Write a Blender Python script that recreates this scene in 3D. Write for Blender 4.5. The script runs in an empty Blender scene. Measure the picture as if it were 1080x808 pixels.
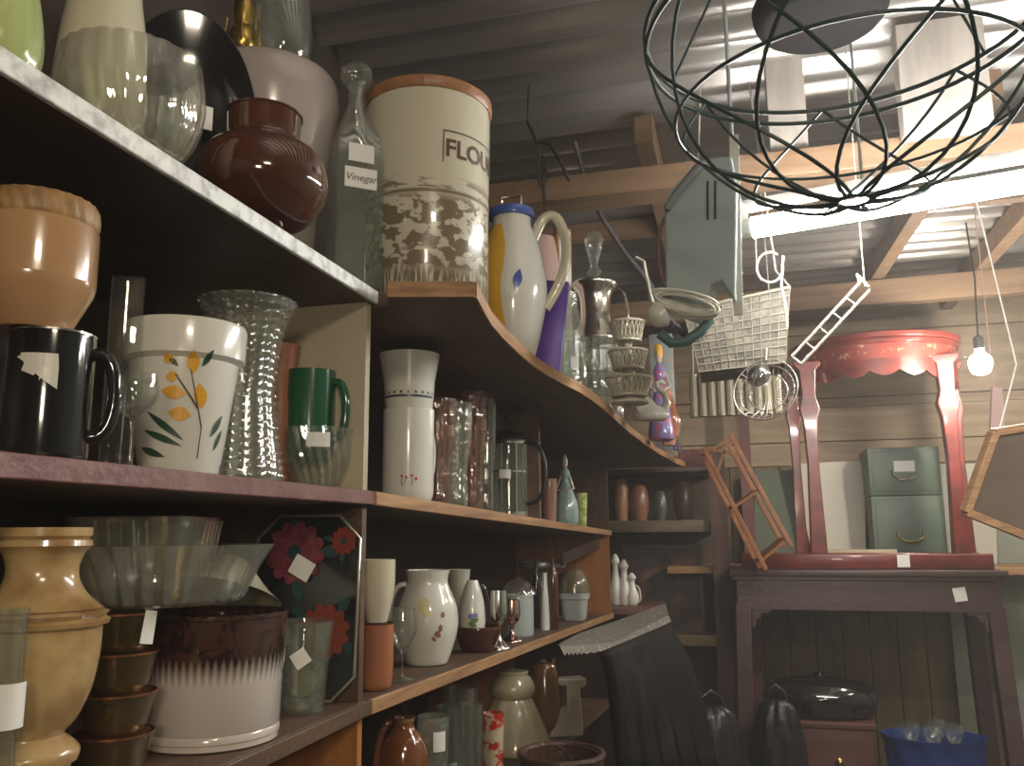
import bpy, math, random
from mathutils import Vector, Matrix
random.seed(7)
PI = math.pi
sc = bpy.context.scene
COL = sc.collection

# ------------------------------------------------------------------ camera
F = 900.0
CAMZ = 1.1
_d = Vector((245, -156, -900)).normalized()
_u = Vector((-40, 5130, -900)); _u = (_u - _d * _u.dot(_d)).normalized()
_c = _d.cross(_u)
cam_data = bpy.data.cameras.new('camera')
cam_data.sensor_width = 36; cam_data.sensor_fit = 'HORIZONTAL'
cam_data.lens = F / 1080 * 36
cam_data.clip_start = 0.02
cam = bpy.data.objects.new('camera', cam_data); COL.objects.link(cam)
rows = (_c, _d, _u)            # world axes written in camera coordinates
R = Matrix((rows[0], rows[1], rows[2]))
cam.matrix_world = Matrix.Translation((0, 0, CAMZ)) @ R.to_4x4()
sc.camera = cam
sc.view_settings.view_transform = 'Standard'
sc.view_settings.look = 'None'
sc.view_settings.gamma = 1
sc.view_settings.use_curve_mapping = False
sc.view_settings.exposure = 0.42
sc.cycles.transparent_max_bounces = 32
sc.cycles.sample_clamp_indirect = 4

# ------------------------------------------------------------------ world, lamps off frame
w = bpy.data.worlds.new('world'); sc.world = w; w.use_nodes = True
w.node_tree.nodes['Background'].inputs[0].default_value = (0.75, 0.85, 1.0, 1)
w.node_tree.nodes['Background'].inputs[1].default_value = 0.03

_v = w.node_tree.nodes.new('ShaderNodeVolumeScatter')      # thin haze added to imitate lens bloom around the lamps
_v.inputs['Density'].default_value = 0.020; _v.inputs['Anisotropy'].default_value = .2; _v.inputs['Color'].default_value = (1, .98, .95, 1)
w.node_tree.links.new(_v.outputs[0], w.node_tree.nodes['World Output'].inputs['Volume'])
def area(name, loc, target, sx, sy, power, col):
    l = bpy.data.lights.new(name, 'AREA'); l.shape = 'RECTANGLE'; l.size = sx; l.size_y = sy
    l.energy = power; l.color = col
    o = bpy.data.objects.new(name, l); COL.objects.link(o); o.location = loc
    o.rotation_euler = (Vector(target) - Vector(loc)).to_track_quat('-Z', 'Y').to_euler()
    return o
area('lamp_behind_viewer', (0.75, -0.7, 1.95), (-0.6, 1.2, 1.1), 0.30, 0.14, 8.0, (1.0, 0.86, 0.66))
area('low_fill_light', (0.35, -0.95, 1.35), (-0.6, 1.0, 0.95), 0.22, 0.2, 5.0, (1.0, 0.84, 0.64))  # unseen warm fill added behind the viewer to brighten the lower shelves
area('far_aisle_fill', (1.5, 2.3, 2.0), (-0.3, 2.6, 0.9), 0.9, 0.1, 5.0, (1.0, 0.88, 0.70))  # unseen fill light aimed across the aisle at the far shelves
TUBE_POWER = 78.0
BULB_POWER = 380.0

# ------------------------------------------------------------------ pixel -> place helpers
def ray(px, py):
    v = Vector((px - 540, 404 - py, -F)); return Vector((v.dot(_c), v.dot(_d), v.dot(_u)))
def onX(px, py, X):
    r = ray(px, py); return r * (X / r.x) + Vector((0, 0, CAMZ))
def onY(px, py, Y):
    r = ray(px, py); return r * (Y / r.y) + Vector((0, 0, CAMZ))
def onZ(px, py, Z):
    r = ray(px, py); return r * ((Z - CAMZ) / r.z) + Vector((0, 0, CAMZ))
def depth(p):
    q = p - Vector((0, 0, CAMZ)); return -(_c.z * q.x + _d.z * q.y + _u.z * q.z)
def y_at(px, X, z):
    # Y on the line (X, ., z) seen in column px
    dz = z - CAMZ; k = (px - 540) / F
    a = _c.x * X + _u.x * dz; b = _c.z * X + _u.z * dz
    return (-a - k * b) / (_d.x + k * _d.z)
def z_at(py, X, Y):
    k = (404 - py) / F
    a = _c.y * X + _d.y * Y; b = _c.z * X + _d.z * Y
    return CAMZ + (-a - k * b) / (_u.y + k * _u.z)
T1 = lambda Y: 1.436
M1 = lambda Y: 1.157
B1 = lambda Y: 0.887
T2 = lambda Y: 1.434 - 0.02 * (Y - 1.06)
M2 = lambda Y: 1.156 - 0.024 * (Y - 1.1)
B2 = lambda Y: 0.887 - 0.037 * (Y - 1.1)
L2 = lambda Y: 0.64 - 0.06 * (Y - 1.1)
XF = -0.48
def spot(px, inset, shelf, top, wpx, xf=XF):
    X = xf - inset; Y = 1.5
    for _ in range(8): Y = y_at(px, X, shelf(Y))
    z = shelf(Y); p = Vector((X, Y, z + 0.001))
    h = z_at(top, X, Y) - p.z
    dist = depth(Vector((X, Y, z + h * .5)))
    r = wpx / 2 * dist / F
    z = max(shelf(Y - r * .9), z); p.z = z + 0.0005
    k = .75 * r / math.hypot(X, Y) * (1 if top < 545 else -1)
    h = z_at(top, X * (1 - k), Y * (1 - k)) - p.z
    return p, h, r
def yset(px, Y, shelf, top, wpx):
    z = shelf(Y); X = 0.0
    for _ in range(30):
        v = _c * X + _d * Y + _u * (z - CAMZ); X += (px - (540 + F * v.x / -v.z)) * Y / F
    p = Vector((X, Y, z + .0015)); r = wpx / 2 * Y / F; print('yset', px, tuple(p))
    return p, z_at(top, X, Y) - p.z, r
def facing(p): return math.atan2(-p.y, -p.x)

# ------------------------------------------------------------------ mesh builder
class MB:
    def __init__(s): s.v = []; s.f = []; s.m = []; s.mi = 0
    def add(s, vs, fs):
        b = len(s.v); s.v += [tuple(v) for v in vs]
        for f in fs: s.f.append([b + i for i in f]); s.m.append(s.mi)
    def box(s, c, size, rot=None, bev=0.0):
        x, y, z = [a / 2 for a in size]
        R = rot if rot is not None else Matrix.Identity(3)
        if not isinstance(R, Matrix): R = Matrix.Rotation(R, 3, 'Z')
        if bev <= 0:
            vs = [Vector((i * x, j * y, k * z)) for k in (-1, 1) for j in (-1, 1) for i in (-1, 1)]
            fs = [(0,2,3,1),(4,5,7,6),(0,1,5,4),(2,6,7,3),(0,4,6,2),(1,3,7,5)]
        else:
            b = min(bev, x * .9, y * .9, z * .9); vs = []; fs = []
            def ringp(zz, ins):
                X, Yy = x - ins, y - ins; q = []
                for (cx, cy, a0) in ((X - b, Yy - b, 0), (-X + b, Yy - b, 90), (-X + b, -Yy + b, 180), (X - b, -Yy + b, 270)):
                    for t in (0, 45, 90):
                        a = math.radians(a0 + t); q.append(Vector((cx + b * math.cos(a), cy + b * math.sin(a), zz)))
                return q
            lay = [(-z, b * .8), (-z + b * .3, b * .3), (-z + b, 0), (z - b, 0), (z - b * .3, b * .3), (z, b * .8)]
            n = 12
            for zz, ins in lay: vs += ringp(zz, ins * .6)
            for L in range(len(lay) - 1):
                for i in range(n): fs.append((L*n+i, L*n+(i+1)%n, (L+1)*n+(i+1)%n, (L+1)*n+i))
            fs.append(tuple(range(n))[::-1]); fs.append(tuple(range((len(lay)-1)*n, len(lay)*n)))
        s.add([R @ v + Vector(c) for v in vs], fs)
    def bar(s, a, b, wx, wz, up=(0, 0, 1)):
        a = Vector(a); b = Vector(b); d = (b - a); L = d.length; d.normalize()
        u = Vector(up)
        if abs(u.dot(d)) > .98: u = Vector((0, 1, 0))
        r = d.cross(u).normalized(); u = r.cross(d)
        R = Matrix((r, d, u)).transposed()
        s.box((a + b) / 2, (wx, L, wz), R)
    def tube(s, pts, r, seg=8, closed=False, r2=None):
        pts = [Vector(p) for p in pts]; n = len(pts); vs = []; fs = []; up = None
        for i, p in enumerate(pts):
            if closed: t = pts[(i+1) % n] - pts[i-1]
            else: t = pts[min(i+1, n-1)] - pts[max(i-1, 0)]
            if t.length < 1e-9: t = Vector((0, 0, 1))
            t.normalize()
            if up is None:
                up = Vector((0, 0, 1)) if abs(t.z) < .9 else Vector((1, 0, 0))
            up = (up - t * up.dot(t))
            if up.length < 1e-6: up = t.orthogonal()
            up.normalize(); q = t.cross(up)
            rr = r[i] if isinstance(r, (list, tuple)) else r
            for k in range(seg):
                a = 2 * PI * k / seg; vs.append(p + (up * math.cos(a) + q * math.sin(a)) * rr)
        m = n if closed else n - 1
        for i in range(m):
            j = (i + 1) % n
            for k in range(seg):
                fs.append((i*seg+k, i*seg+(k+1)%seg, j*seg+(k+1)%seg, j*seg+k))
        if not closed:
            fs.append(tuple(range(seg))[::-1]); fs.append(tuple((n-1)*seg+k for k in range(seg)))
        s.add(vs, fs)
    def lathe(s, prof, seg=48, o=(0, 0, 0), mod=None, sx=1.0, sy=1.0, rot=None):
        vs = []; fs = []; n = len(prof)
        for (r, z) in prof:
            for k in range(seg):
                a = 2 * PI * k / seg
                rr = max(r, 1e-5)
                if mod: rr = rr * mod(a, z, r)
                v = Vector((rr * math.cos(a) * sx, rr * math.sin(a) * sy, z))
                if rot: v = rot @ v
                vs.append(v + Vector(o))
        for i in range(n - 1):
            for k in range(seg):
                fs.append((i*seg+k, i*seg+(k+1)%seg, (i+1)*seg+(k+1)%seg, (i+1)*seg+k))
        if prof[0][0] > 1e-4: fs.append(tuple(range(seg))[::-1])
        if prof[-1][0] > 1e-4: fs.append(tuple((n-1)*seg+k for k in range(seg)))
        s.add(vs, fs)
    def prism(s, poly, t, M=None):
        # poly in local XZ, thickness t along Y; M a 4x4
        n = len(poly); M = M or Matrix.Identity(4)
        vs = [M @ Vector((x, -t / 2, z)) for x, z in poly] + [M @ Vector((x, t / 2, z)) for x, z in poly]
        fs = [tuple(range(n)), tuple(range(n, 2*n))[::-1]] + [(i, i+n, (i+1) % n + n, (i+1) % n) for i in range(n)]
        s.add(vs, fs)
    def slab(s, poly, ztop, t):
        n = len(poly)
        vs = [Vector((x, y, ztop(y))) for x, y in poly] + [Vector((x, y, ztop(y) - t)) for x, y in poly]
        fs = [tuple(range(n)), tuple(range(n, 2*n))[::-1]] + [(i, i+n, (i+1) % n + n, (i+1) % n) for i in range(n)]
        s.add(vs, fs)
    def wrap(s, polys, prof, ang0, z0, eps=0.0008, sx=1, sy=1):
        # flat shapes (s, t) wrapped on a lathed surface
        def clip(P, ax, v, keep_hi):
            out = []
            for i in range(len(P)):
                p, q = P[i-1], P[i]; ip = (p[ax] >= v) == keep_hi; iq = (q[ax] >= v) == keep_hi
                if ip != iq:
                    k = (v - p[ax]) / (q[ax] - p[ax]); out.append((p[0] + (q[0]-p[0])*k, p[1] + (q[1]-p[1])*k))
                if iq: out.append(q)
            return out
        small = []
        for poly in polys:
            todo = [poly]
            for ax, st in ((0, .005), (1, .008)):
                nxt = []
                for P in todo:
                    lo = min(q[ax] for q in P); hi = max(q[ax] for q in P); n_ = int((hi - lo) / st) + 1
                    for i in range(n_):
                        Q = clip(P, ax, lo + (hi-lo)*i/n_, True) if i else P
                        if len(Q) > 2 and i < n_-1: Q = clip(Q, ax, lo + (hi-lo)*(i+1)/n_, False)
                        if len(Q) > 2: nxt.append(Q)
                todo = nxt
            small += todo
        for poly in small:
            vs = []
            for (a, t) in poly:
                z = z0 + t; r = rad(prof, z) + eps; th = ang0 + a / r
                vs.append((r * math.cos(th) * sx, r * math.sin(th) * sy, z))
            s.add(vs, [tuple(range(len(vs)))])

def rad(prof, z):
    best = None
    for (r0, z0), (r1, z1) in zip(prof, prof[1:]):
        lo, hi = min(z0, z1), max(z0, z1)
        if lo <= z <= hi:
            t = 0 if z1 == z0 else (z - z0) / (z1 - z0)
            rr = r0 + (r1 - r0) * t
            if best is None or rr > best: best = rr
    return best if best is not None else prof[-1][0]

def smoothp(pr, n=4):
    # Catmull-Rom through profile points
    out = []
    P = [pr[0]] + list(pr) + [pr[-1]]
    for i in range(1, len(P) - 2):
        p0, p1, p2, p3 = P[i-1], P[i], P[i+1], P[i+2]
        for k in range(n):
            t = k / n; q = []
            for a in range(2):
                q.append(0.5 * (2*p1[a] + (p2[a]-p0[a])*t + (2*p0[a]-5*p1[a]+4*p2[a]-p3[a])*t*t + (3*p1[a]-p0[a]-3*p2[a]+p3[a])*t**3))
            out.append((max(q[0], 0), q[1]))
    out.append(pr[-1]); return out
def shell(pr, t):
    zb = pr[0][1] + t
    inner = [(max(r - t, 0.0005), max(z, zb)) for r, z in pr if z > zb * 0.999 or z == pr[-1][1]]
    return [(0, pr[0][1])] + list(pr) + inner[::-1] + [(0, zb)]

def mk(name, mb, mats, parent=None, loc=(0, 0, 0), rot=(0, 0, 0), smooth=40, bevel=0):
    me = bpy.data.meshes.new(name); me.from_pydata(mb.v, [], mb.f); me.update()
    if not isinstance(mats, (list, tuple)): mats = [mats]
    for m in mats: me.materials.append(m)
    for p, mi in zip(me.polygons, mb.m): p.material_index = mi; p.use_smooth = True
    if smooth: me.set_sharp_from_angle(angle=math.radians(smooth))
    else:
        for p in me.polygons: p.use_smooth = False
    o = bpy.data.objects.new(name, me); COL.objects.link(o)
    o.location = loc; o.rotation_euler = rot
    if parent: o.parent = parent
    if bevel:
        b = o.modifiers.new('bevel', 'BEVEL'); b.width = bevel; b.segments = 2; b.limit_method = 'ANGLE'
    return o
def tag(o, label, cat, group=None):
    o['label'] = label; o['category'] = cat
    if group: o['group'] = group
    return o
def thing(name, label, cat, loc=(0, 0, 0), rot=(0, 0, 0), group=None):
    o = bpy.data.objects.new(name, None); COL.objects.link(o)
    o.location = loc; o.rotation_euler = rot if isinstance(rot, tuple) else (0, 0, rot)
    o.empty_display_size = .02
    return tag(o, label, cat, group)
def struct(name, mb, mat, **k):
    o = mk(name, mb, mat, **k); o['kind'] = 'structure'; return o
def one(name, label, cat, mb, mat, loc=(0, 0, 0), group=None, **k):
    return tag(mk(name, mb, mat, loc=loc, **k), label, cat, group)
def sticker(parent, r, z, ang, w, h, tilt=0.0, mat=None, name='price_sticker', label=None):
    mb = MB(); n = 6; vs = []; fs = []
    for L in (0.0006, 0.0014):
        for j in range(2):
            for i in range(n + 1):
                a = (i / n - .5) * w; b = (j - .5) * h
                aa = a * math.cos(tilt) - b * math.sin(tilt); bb = a * math.sin(tilt) + b * math.cos(tilt)
                th = ang + aa / r
                vs.append(((r + L) * math.cos(th), (r + L) * math.sin(th), z + bb))
    m = n + 1
    for L in (0, 1):
        for i in range(n):
            q = (L*2*m + i, L*2*m + i + 1, L*2*m + m + i + 1, L*2*m + m + i)
            fs.append(q if L else q[::-1])
    for i in range(n):
        fs.append((i, i+1, 2*m+i+1, 2*m+i)); fs.append((m+i+1, m+i, 3*m+i, 3*m+i+1))
    mb.add(vs, fs)
    o = mk(name, mb, mat or PAPER, parent)
    if label: o['label'] = label
    return o
def text_polys(txt, size, font_shear=0.0, fat=0.0):
    cu = bpy.data.curves.new('lettering', 'FONT'); cu.body = txt; cu.size = size; cu.shear = font_shear; cu.offset = fat
    cu.align_x = 'CENTER'; cu.resolution_u = 4
    o = bpy.data.objects.new('lettering', cu); COL.objects.link(o)
    dg = bpy.context.evaluated_depsgraph_get(); me = bpy.data.meshes.new_from_object(o.evaluated_get(dg))
    polys = [[(me.vertices[i].co.x, me.vertices[i].co.y) for i in p.vertices] for p in me.polygons]
    bpy.data.objects.remove(o); bpy.data.curves.remove(cu); bpy.data.meshes.remove(me)
    return polys
def ell(cx, cy, a, b, rot=0.0, n=12):
    q = []
    for k in range(n):
        t = 2*PI*k/n; x = a*math.cos(t); y = b*math.sin(t)
        q.append((cx + x*math.cos(rot) - y*math.sin(rot), cy + x*math.sin(rot) + y*math.cos(rot)))
    return q
def leaf(cx, cy, L, wd, rot):
    q = []
    for k in range(9): t = k/8; q.append((L*(t-.5), wd*math.sin(PI*t)))
    for k in range(7, 0, -1): t = k/8; q.append((L*(t-.5), -wd*math.sin(PI*t)))
    return [(cx + x*math.cos(rot) - y*math.sin(rot), cy + x*math.sin(rot) + y*math.cos(rot)) for x, y in q]
def arc_handle(r0, z0, r1, z1, out, ang, rad_, n=12, flat=1.0):
    # ear handle from (r0,z0) up to (r1,z1), bulging out
    pts = []
    for k in range(n + 1):
        t = k / n; rr = r0 + (r1 - r0) * t + out * math.sin(PI * t) ** .7; zz = z0 + (z1 - z0) * (0.5 - 0.5 * math.cos(PI * t))
        pts.append((rr * math.cos(ang), rr * math.sin(ang), zz))
    mb = MB(); mb.tube(pts, rad_, 10); return mb

# ------------------------------------------------------------------ materials
def newmat(name):
    m = bpy.data.materials.new(name); m.use_nodes = True
    return m, m.node_tree, m.node_tree.nodes['Principled BSDF']
def N(nt, typ, **k):
    n = nt.nodes.new(typ)
    for a, b in k.items(): setattr(n, a, b)
    return n
def L(nt, a, b): nt.links.new(a, b)
def mat(name, col, rough=.5, metal=0.0, coat=0.0, noise=None, bump=None, spec=None, sss=0):
    # noise = (scale, colour2, low, high, stretch)   bump = (scale, strength)
    m, nt, p = newmat(name)
    p.inputs['Base Color'].default_value = (*col, 1); p.inputs['Roughness'].default_value = rough
    p.inputs['Metallic'].default_value = metal; p.inputs['Coat Weight'].default_value = coat
    p.inputs['Coat Roughness'].default_value = .06
    if spec is not None: p.inputs['Specular IOR Level'].default_value = spec
    tc = N(nt, 'ShaderNodeTexCoord')
    if noise:
        sc_, c2, lo, hi = noise[:4]; st = noise[4] if len(noise) > 4 else (1, 1, 1)
        mp = N(nt, 'ShaderNodeMapping'); mp.inputs['Scale'].default_value = st
        nz = N(nt, 'ShaderNodeTexNoise'); nz.inputs['Scale'].default_value = sc_; nz.inputs['Detail'].default_value = 6
        rp = N(nt, 'ShaderNodeValToRGB'); rp.color_ramp.elements[0].position = lo; rp.color_ramp.elements[1].position = hi
        rp.color_ramp.elements[0].color = (*col, 1); rp.color_ramp.elements[1].color = (*c2, 1)
        L(nt, tc.outputs['Object'], mp.inputs[0]); L(nt, mp.outputs[0], nz.inputs['Vector'])
        L(nt, nz.outputs['Fac'], rp.inputs[0]); L(nt, rp.outputs[0], p.inputs['Base Color'])
    if bump:
        nb = N(nt, 'ShaderNodeTexNoise'); nb.inputs['Scale'].default_value = bump[0]; nb.inputs['Detail'].default_value = 4
        bp = N(nt, 'ShaderNodeBump'); bp.inputs['Strength'].default_value = bump[1]; bp.inputs['Distance'].default_value = .004
        L(nt, tc.outputs['Object'], nb.inputs['Vector']); L(nt, nb.outputs['Fac'], bp.inputs['Height']); L(nt, bp.outputs[0], p.inputs['Normal'])
    return m
def wood(name, c1, c2, st=(6, 1, 30), scale=3, rough=.6, bump=.3):
    return mat(name, c1, rough, noise=(scale, c2, .35, .65, st), bump=(scale * 20, bump))
def glass(name, tint=(.93, .96, .93), f0=.09, rough=.02, bump=None, dens=0.06, body=(.5, .52, .48)):
    m, nt, p = newmat(name)
    nt.nodes.remove(p); out = nt.nodes['Material Output']
    tr = N(nt, 'ShaderNodeBsdfTransparent'); tr.inputs[0].default_value = (*tint, 1)
    gl = N(nt, 'ShaderNodeBsdfGlossy'); gl.inputs['Roughness'].default_value = rough; gl.inputs[0].default_value = (1, 1, 1, 1)
    df = N(nt, 'ShaderNodeBsdfDiffuse'); df.inputs[0].default_value = (*body, 1)
    lw = N(nt, 'ShaderNodeLayerWeight'); lw.inputs['Blend'].default_value = .25
    mr = N(nt, 'ShaderNodeMapRange'); mr.inputs['To Min'].default_value = f0; mr.inputs['To Max'].default_value = .85
    L(nt, lw.outputs['Facing'], mr.inputs['Value'])
    mx0 = N(nt, 'ShaderNodeMixShader'); mx0.inputs[0].default_value = dens
    L(nt, tr.outputs[0], mx0.inputs[1]); L(nt, df.outputs[0], mx0.inputs[2])
    mx = N(nt, 'ShaderNodeMixShader')
    pw = N(nt, 'ShaderNodeMath', operation='POWER'); pw.inputs[1].default_value = 1.8
    L(nt, mr.outputs[0], pw.inputs[0])
    ad = N(nt, 'ShaderNodeMath', operation='ADD'); ad.inputs[1].default_value = .03; L(nt, pw.outputs[0], ad.inputs[0])
    L(nt, ad.outputs[0], mx.inputs[0]); L(nt, mx0.outputs[0], mx.inputs[1]); L(nt, gl.outputs[0], mx.inputs[2])
    L(nt, mx.outputs[0], out.inputs['Surface'])
    if bump:
        tc = N(nt, 'ShaderNodeTexCoord'); nb = N(nt, 'ShaderNodeTexNoise'); nb.inputs['Scale'].default_value = bump[0]
        bp = N(nt, 'ShaderNodeBump'); bp.inputs['Strength'].default_value = bump[1]; bp.inputs['Distance'].default_value = .005
        L(nt, tc.outputs['Object'], nb.inputs['Vector']); L(nt, nb.outputs['Fac'], bp.inputs['Height'])
        L(nt, bp.outputs[0], gl.inputs['Normal']); L(nt, bp.outputs[0], lw.inputs['Normal'])
    return m
def emit(name, col, s):
    m, nt, p = newmat(name); nt.nodes.remove(p)
    e = N(nt, 'ShaderNodeEmission'); e.inputs[0].default_value = (*col, 1); e.inputs[1].default_value = s
    L(nt, e.outputs[0], nt.nodes['Material Output'].inputs['Surface']); return m

PAPER = mat('white_paper', (.78, .78, .74), .7)
INK = mat('black_ink', (.02, .02, .02), .5)
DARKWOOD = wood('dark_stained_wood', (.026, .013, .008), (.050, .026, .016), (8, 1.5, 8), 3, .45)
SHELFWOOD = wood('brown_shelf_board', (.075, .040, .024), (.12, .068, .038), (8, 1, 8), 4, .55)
EDGEWOOD = wood('raw_pine_edge', (.42, .24, .11), (.26, .13, .06), (3, 1, 20), 6, .6)
PINE = wood('pine_plank', (.45, .27, .13), (.30, .16, .07), (1, 14, 14), 2.5, .6)
ORANGEWOOD = wood('orange_varnished_panel', (.42, .17, .05), (.3, .11, .035), (10, 10, 1), 4, .35)
REDEDGE = mat('red_brown_painted_edge', (.14, .05, .045), .5, noise=(20, (.2, .1, .09), .4, .7), bump=(90, .3))
SCUFF = mat('scuffed_white_edge_paint', (.85, .88, .86), .45, noise=(60, (.3, .3, .3), .45, .75, (6, 1, 1)), bump=(120, .4))
CREAMPANEL = mat('cream_painted_panel', (.44, .38, .27), .6, noise=(5, (.38, .32, .22), .4, .7))
CLEAR = glass('clear_glass', (.95,.97,.95), .13, .03, None, .04)
RIBGL = glass('ribbed_clear_glass', (.94,.95,.92), .30, .06, (18, .3), .09, (.6,.6,.5))
FACET = glass('facetted_clear_glass', (.93,.95,.92), .24, .06, None, .07, (.6,.62,.55))
BOTGL = glass('square_bottle_glass', (.93,.96,.93), .16, .04, (14, .4), .07, (.55,.58,.52))
CLEARB = glass('thick_rippled_clear_glass', (.90, .93, .90), .20, .05, (70, 1.0), .10, (.55,.57,.5))
GREENGL = glass('green_tinged_clear_glass', (.92, .94, .90), .20, .04, (30, .6), .08, (.50, .52, .45))
SMOKE = glass('smoky_amber_glass', (.62, .52, .30), .12, .04, (30, .4), .12, (.3, .22, .08))
PINKGL = glass('pale_pink_glass', (.9, .76, .70), .14, .04, (60, .7), .08, (.6, .42, .36))
WHITE = mat('white_glazed_ceramic', (.68, .67, .60), .22, coat=.6)
CREAM = mat('cream_glazed_ceramic', (.60, .56, .42), .22, coat=.6)
TERRA = mat('terracotta_clay', (.30, .10, .045), .45, noise=(15, (.36, .14, .06), .4, .7))
BROWNGL = mat('brown_glazed_ceramic', (.085, .022, .010), .12, coat=1, noise=(7, (.045, .012, .006), .35, .7))
BLACKGL = mat('black_glazed_ceramic', (.008, .008, .010), .12, coat=1)
BLACK = mat('black_plastic', (.012, .012, .012), .4)
SILVER = mat('polished_silver', (.8, .78, .72), .16, 1.0)
CHROME = mat('chrome_metal', (.85, .85, .85), .08, 1.0)
BRASS = mat('brass_metal', (.55, .38, .10), .28, 1.0, noise=(30, (.3, .19, .06), .4, .7))
GOLDCREAM = mat('gold_lustre_glass', (.50, .43, .28), .15, coat=1)
CARD = mat('brown_cardboard', (.32, .22, .14), .8)
YELLOWP = mat('yellow_paint', (.75, .42, .03), .3, coat=.5)
BLUEP = mat('blue_paint', (.04, .09, .38), .25, coat=.5)
GREENP = mat('dark_green_paint', (.02, .07, .04), .4)
REDP = mat('red_paint', (.45, .03, .03), .4)
BROWNP = mat('brown_print', (.09, .05, .03), .5)
PURPLE = mat('purple_card', (.09, .025, .30), .35)
GREYMET = mat('grey_painted_metal', (.36, .42, .42), .4)
WIRE = mat('dark_green_coated_wire', (.018, .045, .042), .4)
WIREL = mat('pale_coated_wire', (.42, .40, .33), .5)
GREYPL = mat('grey_plastic', (.42, .44, .42), .4)

# ------------------------------------------------------------------ room
XL, XR, YN, YB, ZC = -0.86, 2.1, -1.4, 4.25, 2.2
m = MB(); m.box(((XL+XR)/2, (YN+YB)/2, -.05), (XR-XL+.2, YB-YN+.2, .1))
struct('floor', m, mat('grey_concrete_floor', (.12, .11, .10), .8, noise=(4, (.07, .065, .06), .4, .7)))
m = MB(); m.box((XL-.03, (YN+YB)/2, 1.1), (.06, YB-YN, 2.3))
struct('wall_left', m, wood('dark_back_boards', (.025, .016, .012), (.04, .026, .018), (1, 8, 2), 3, .8))
m = MB(); m.box((XR+.03, (YN+YB)/2, 1.1), (.06, YB-YN, 2.3))
struct('wall_right', m, mat('pale_green_boards', (.35, .38, .30), .8))
m = MB(); m.box(((XL+XR)/2, YN-.03, 1.1), (XR-XL, .06, 2.3))
struct('wall_front', m, wood('brown_shed_boards', (.14, .10, .07), (.1, .07, .05), (8, 1, 1), 3, .8))
# back wall: tongue and groove boards
m = MB(); x = XL
while x < XR:
    wd = .115; m.box((x + wd/2, YB + .02, .70), (wd - .004, .04, 1.4)); x += wd
m.box(((XL+XR)/2, YB + .07, 1.2), (XR-XL, .05, 2.6))
struct('wall_back', m, wood('olive_brown_wall_boards', (.20, .135, .062), (.12, .085, .038), (9, 1, 1.2), 2.5, .7), bevel=.002)
m = MB(); z = 1.40; k = 0
for hgt in (.11, .16, .045, .16, .15, .17):
    m.box(((XL+XR)/2, YB + .02 - .012 * (k % 2), z + hgt/2), (XR-XL, .05, hgt - .003)); z += hgt; k += 1
struct('trim_11', m, wood('pale_pine_wall_boards', (.42, .31, .20), (.30, .21, .13), (1.2, 1, 9), 2.5, .7), bevel=.002)
# corrugated roof
m = MB(); nx, per = 2, .115; ny = int((YB - YN + .2) / per * 10); vs = []; fs = []
for j in range(ny + 1):
    y = YN - .1 + j * per / 10; zz = ZC + .024 * math.sin(2*PI*y/per)
    for i in range(nx): vs.append((XL - .1 + i * (XR - XL + .2), y, zz))
for j in range(ny + 1):
    y = YN - .1 + j * per / 10; zz = ZC + .024 * math.sin(2*PI*y/per) + .004
    for i in range(nx): vs.append((XL - .1 + i * (XR - XL + .2), y, zz))
o_ = (ny+1)*nx
for j in range(ny): fs.append((j*2, j*2+2, j*2+3, j*2+1)); fs.append((o_+j*2, o_+j*2+1, o_+j*2+3, o_+j*2+2))
m.add(vs, fs)
struct('ceiling', m, mat('galvanised_corrugated_iron', (.50, .475, .44), .30, .75, noise=(3, (.33, .29, .25), .4, .75, (1, 4, 1)), bump=(14, .15)))
BEAMW = wood('sawn_roof_timber', (.24, .15, .085), (.17, .10, .055), (1, 12, 12), 3, .7)
GREYTIM = wood('weathered_grey_timber', (.40, .36, .32), (.30, .27, .24), (10, 10, 1.2), 3, .75)
# main cross beam with its short uprights
YBM = 1.95
zb = onY(690, 208, YBM).z; zt_ = onY(690, 182, YBM).z
m = MB(); m.box((.6, YBM, (zb+zt_)/2), (2.9, .09, zt_-zb)); struct('trim_1', m, BEAMW, bevel=.003)
p0 = onY(808, 100, YBM).x; p1 = onY(848, 100, YBM).x
m = MB(); m.box(((p0+p1)/2, YBM, (zt_+ZC)/2 - .01), (p1-p0, .045, ZC-zt_ - .02)); struct('trim_2', m, GREYTIM, bevel=.002)
p0 = onY(945, 100, YBM-.05).x; p1 = onY(1038, 100, YBM-.05).x
m = MB(); m.box(((p0+p1)/2, YBM-.075, (zt_+ZC)/2 - .02), (p1-p0, .05, ZC-zt_ +.0)); struct('trim_3', m, GREYTIM, bevel=.002)
# far purlins running to the back
for i, (xa, xb, ya, yb) in enumerate(((.62, .55, 2.1, 4.2), (.95, .95, 2.1, 4.2), (-.2, -.2, 2.1, 4.2))):
    m = MB(); m.bar((xa, ya, ZC-.065), (xb, yb, ZC-.065), .05, .08); struct('trim_%d' % (4+i), m, BEAMW, bevel=.003)
m = MB(); m.bar((-.8, 3.6, 2.02), (2.0, 3.6, 2.06), .06, .10); struct('trim_7', m, BEAMW, bevel=.003)
m = MB(); m.bar((-.82, 2.85, 2.14), (2.05, 2.85, 2.14), .05, .06); struct('trim_8', m, BEAMW, bevel=.003)

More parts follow.
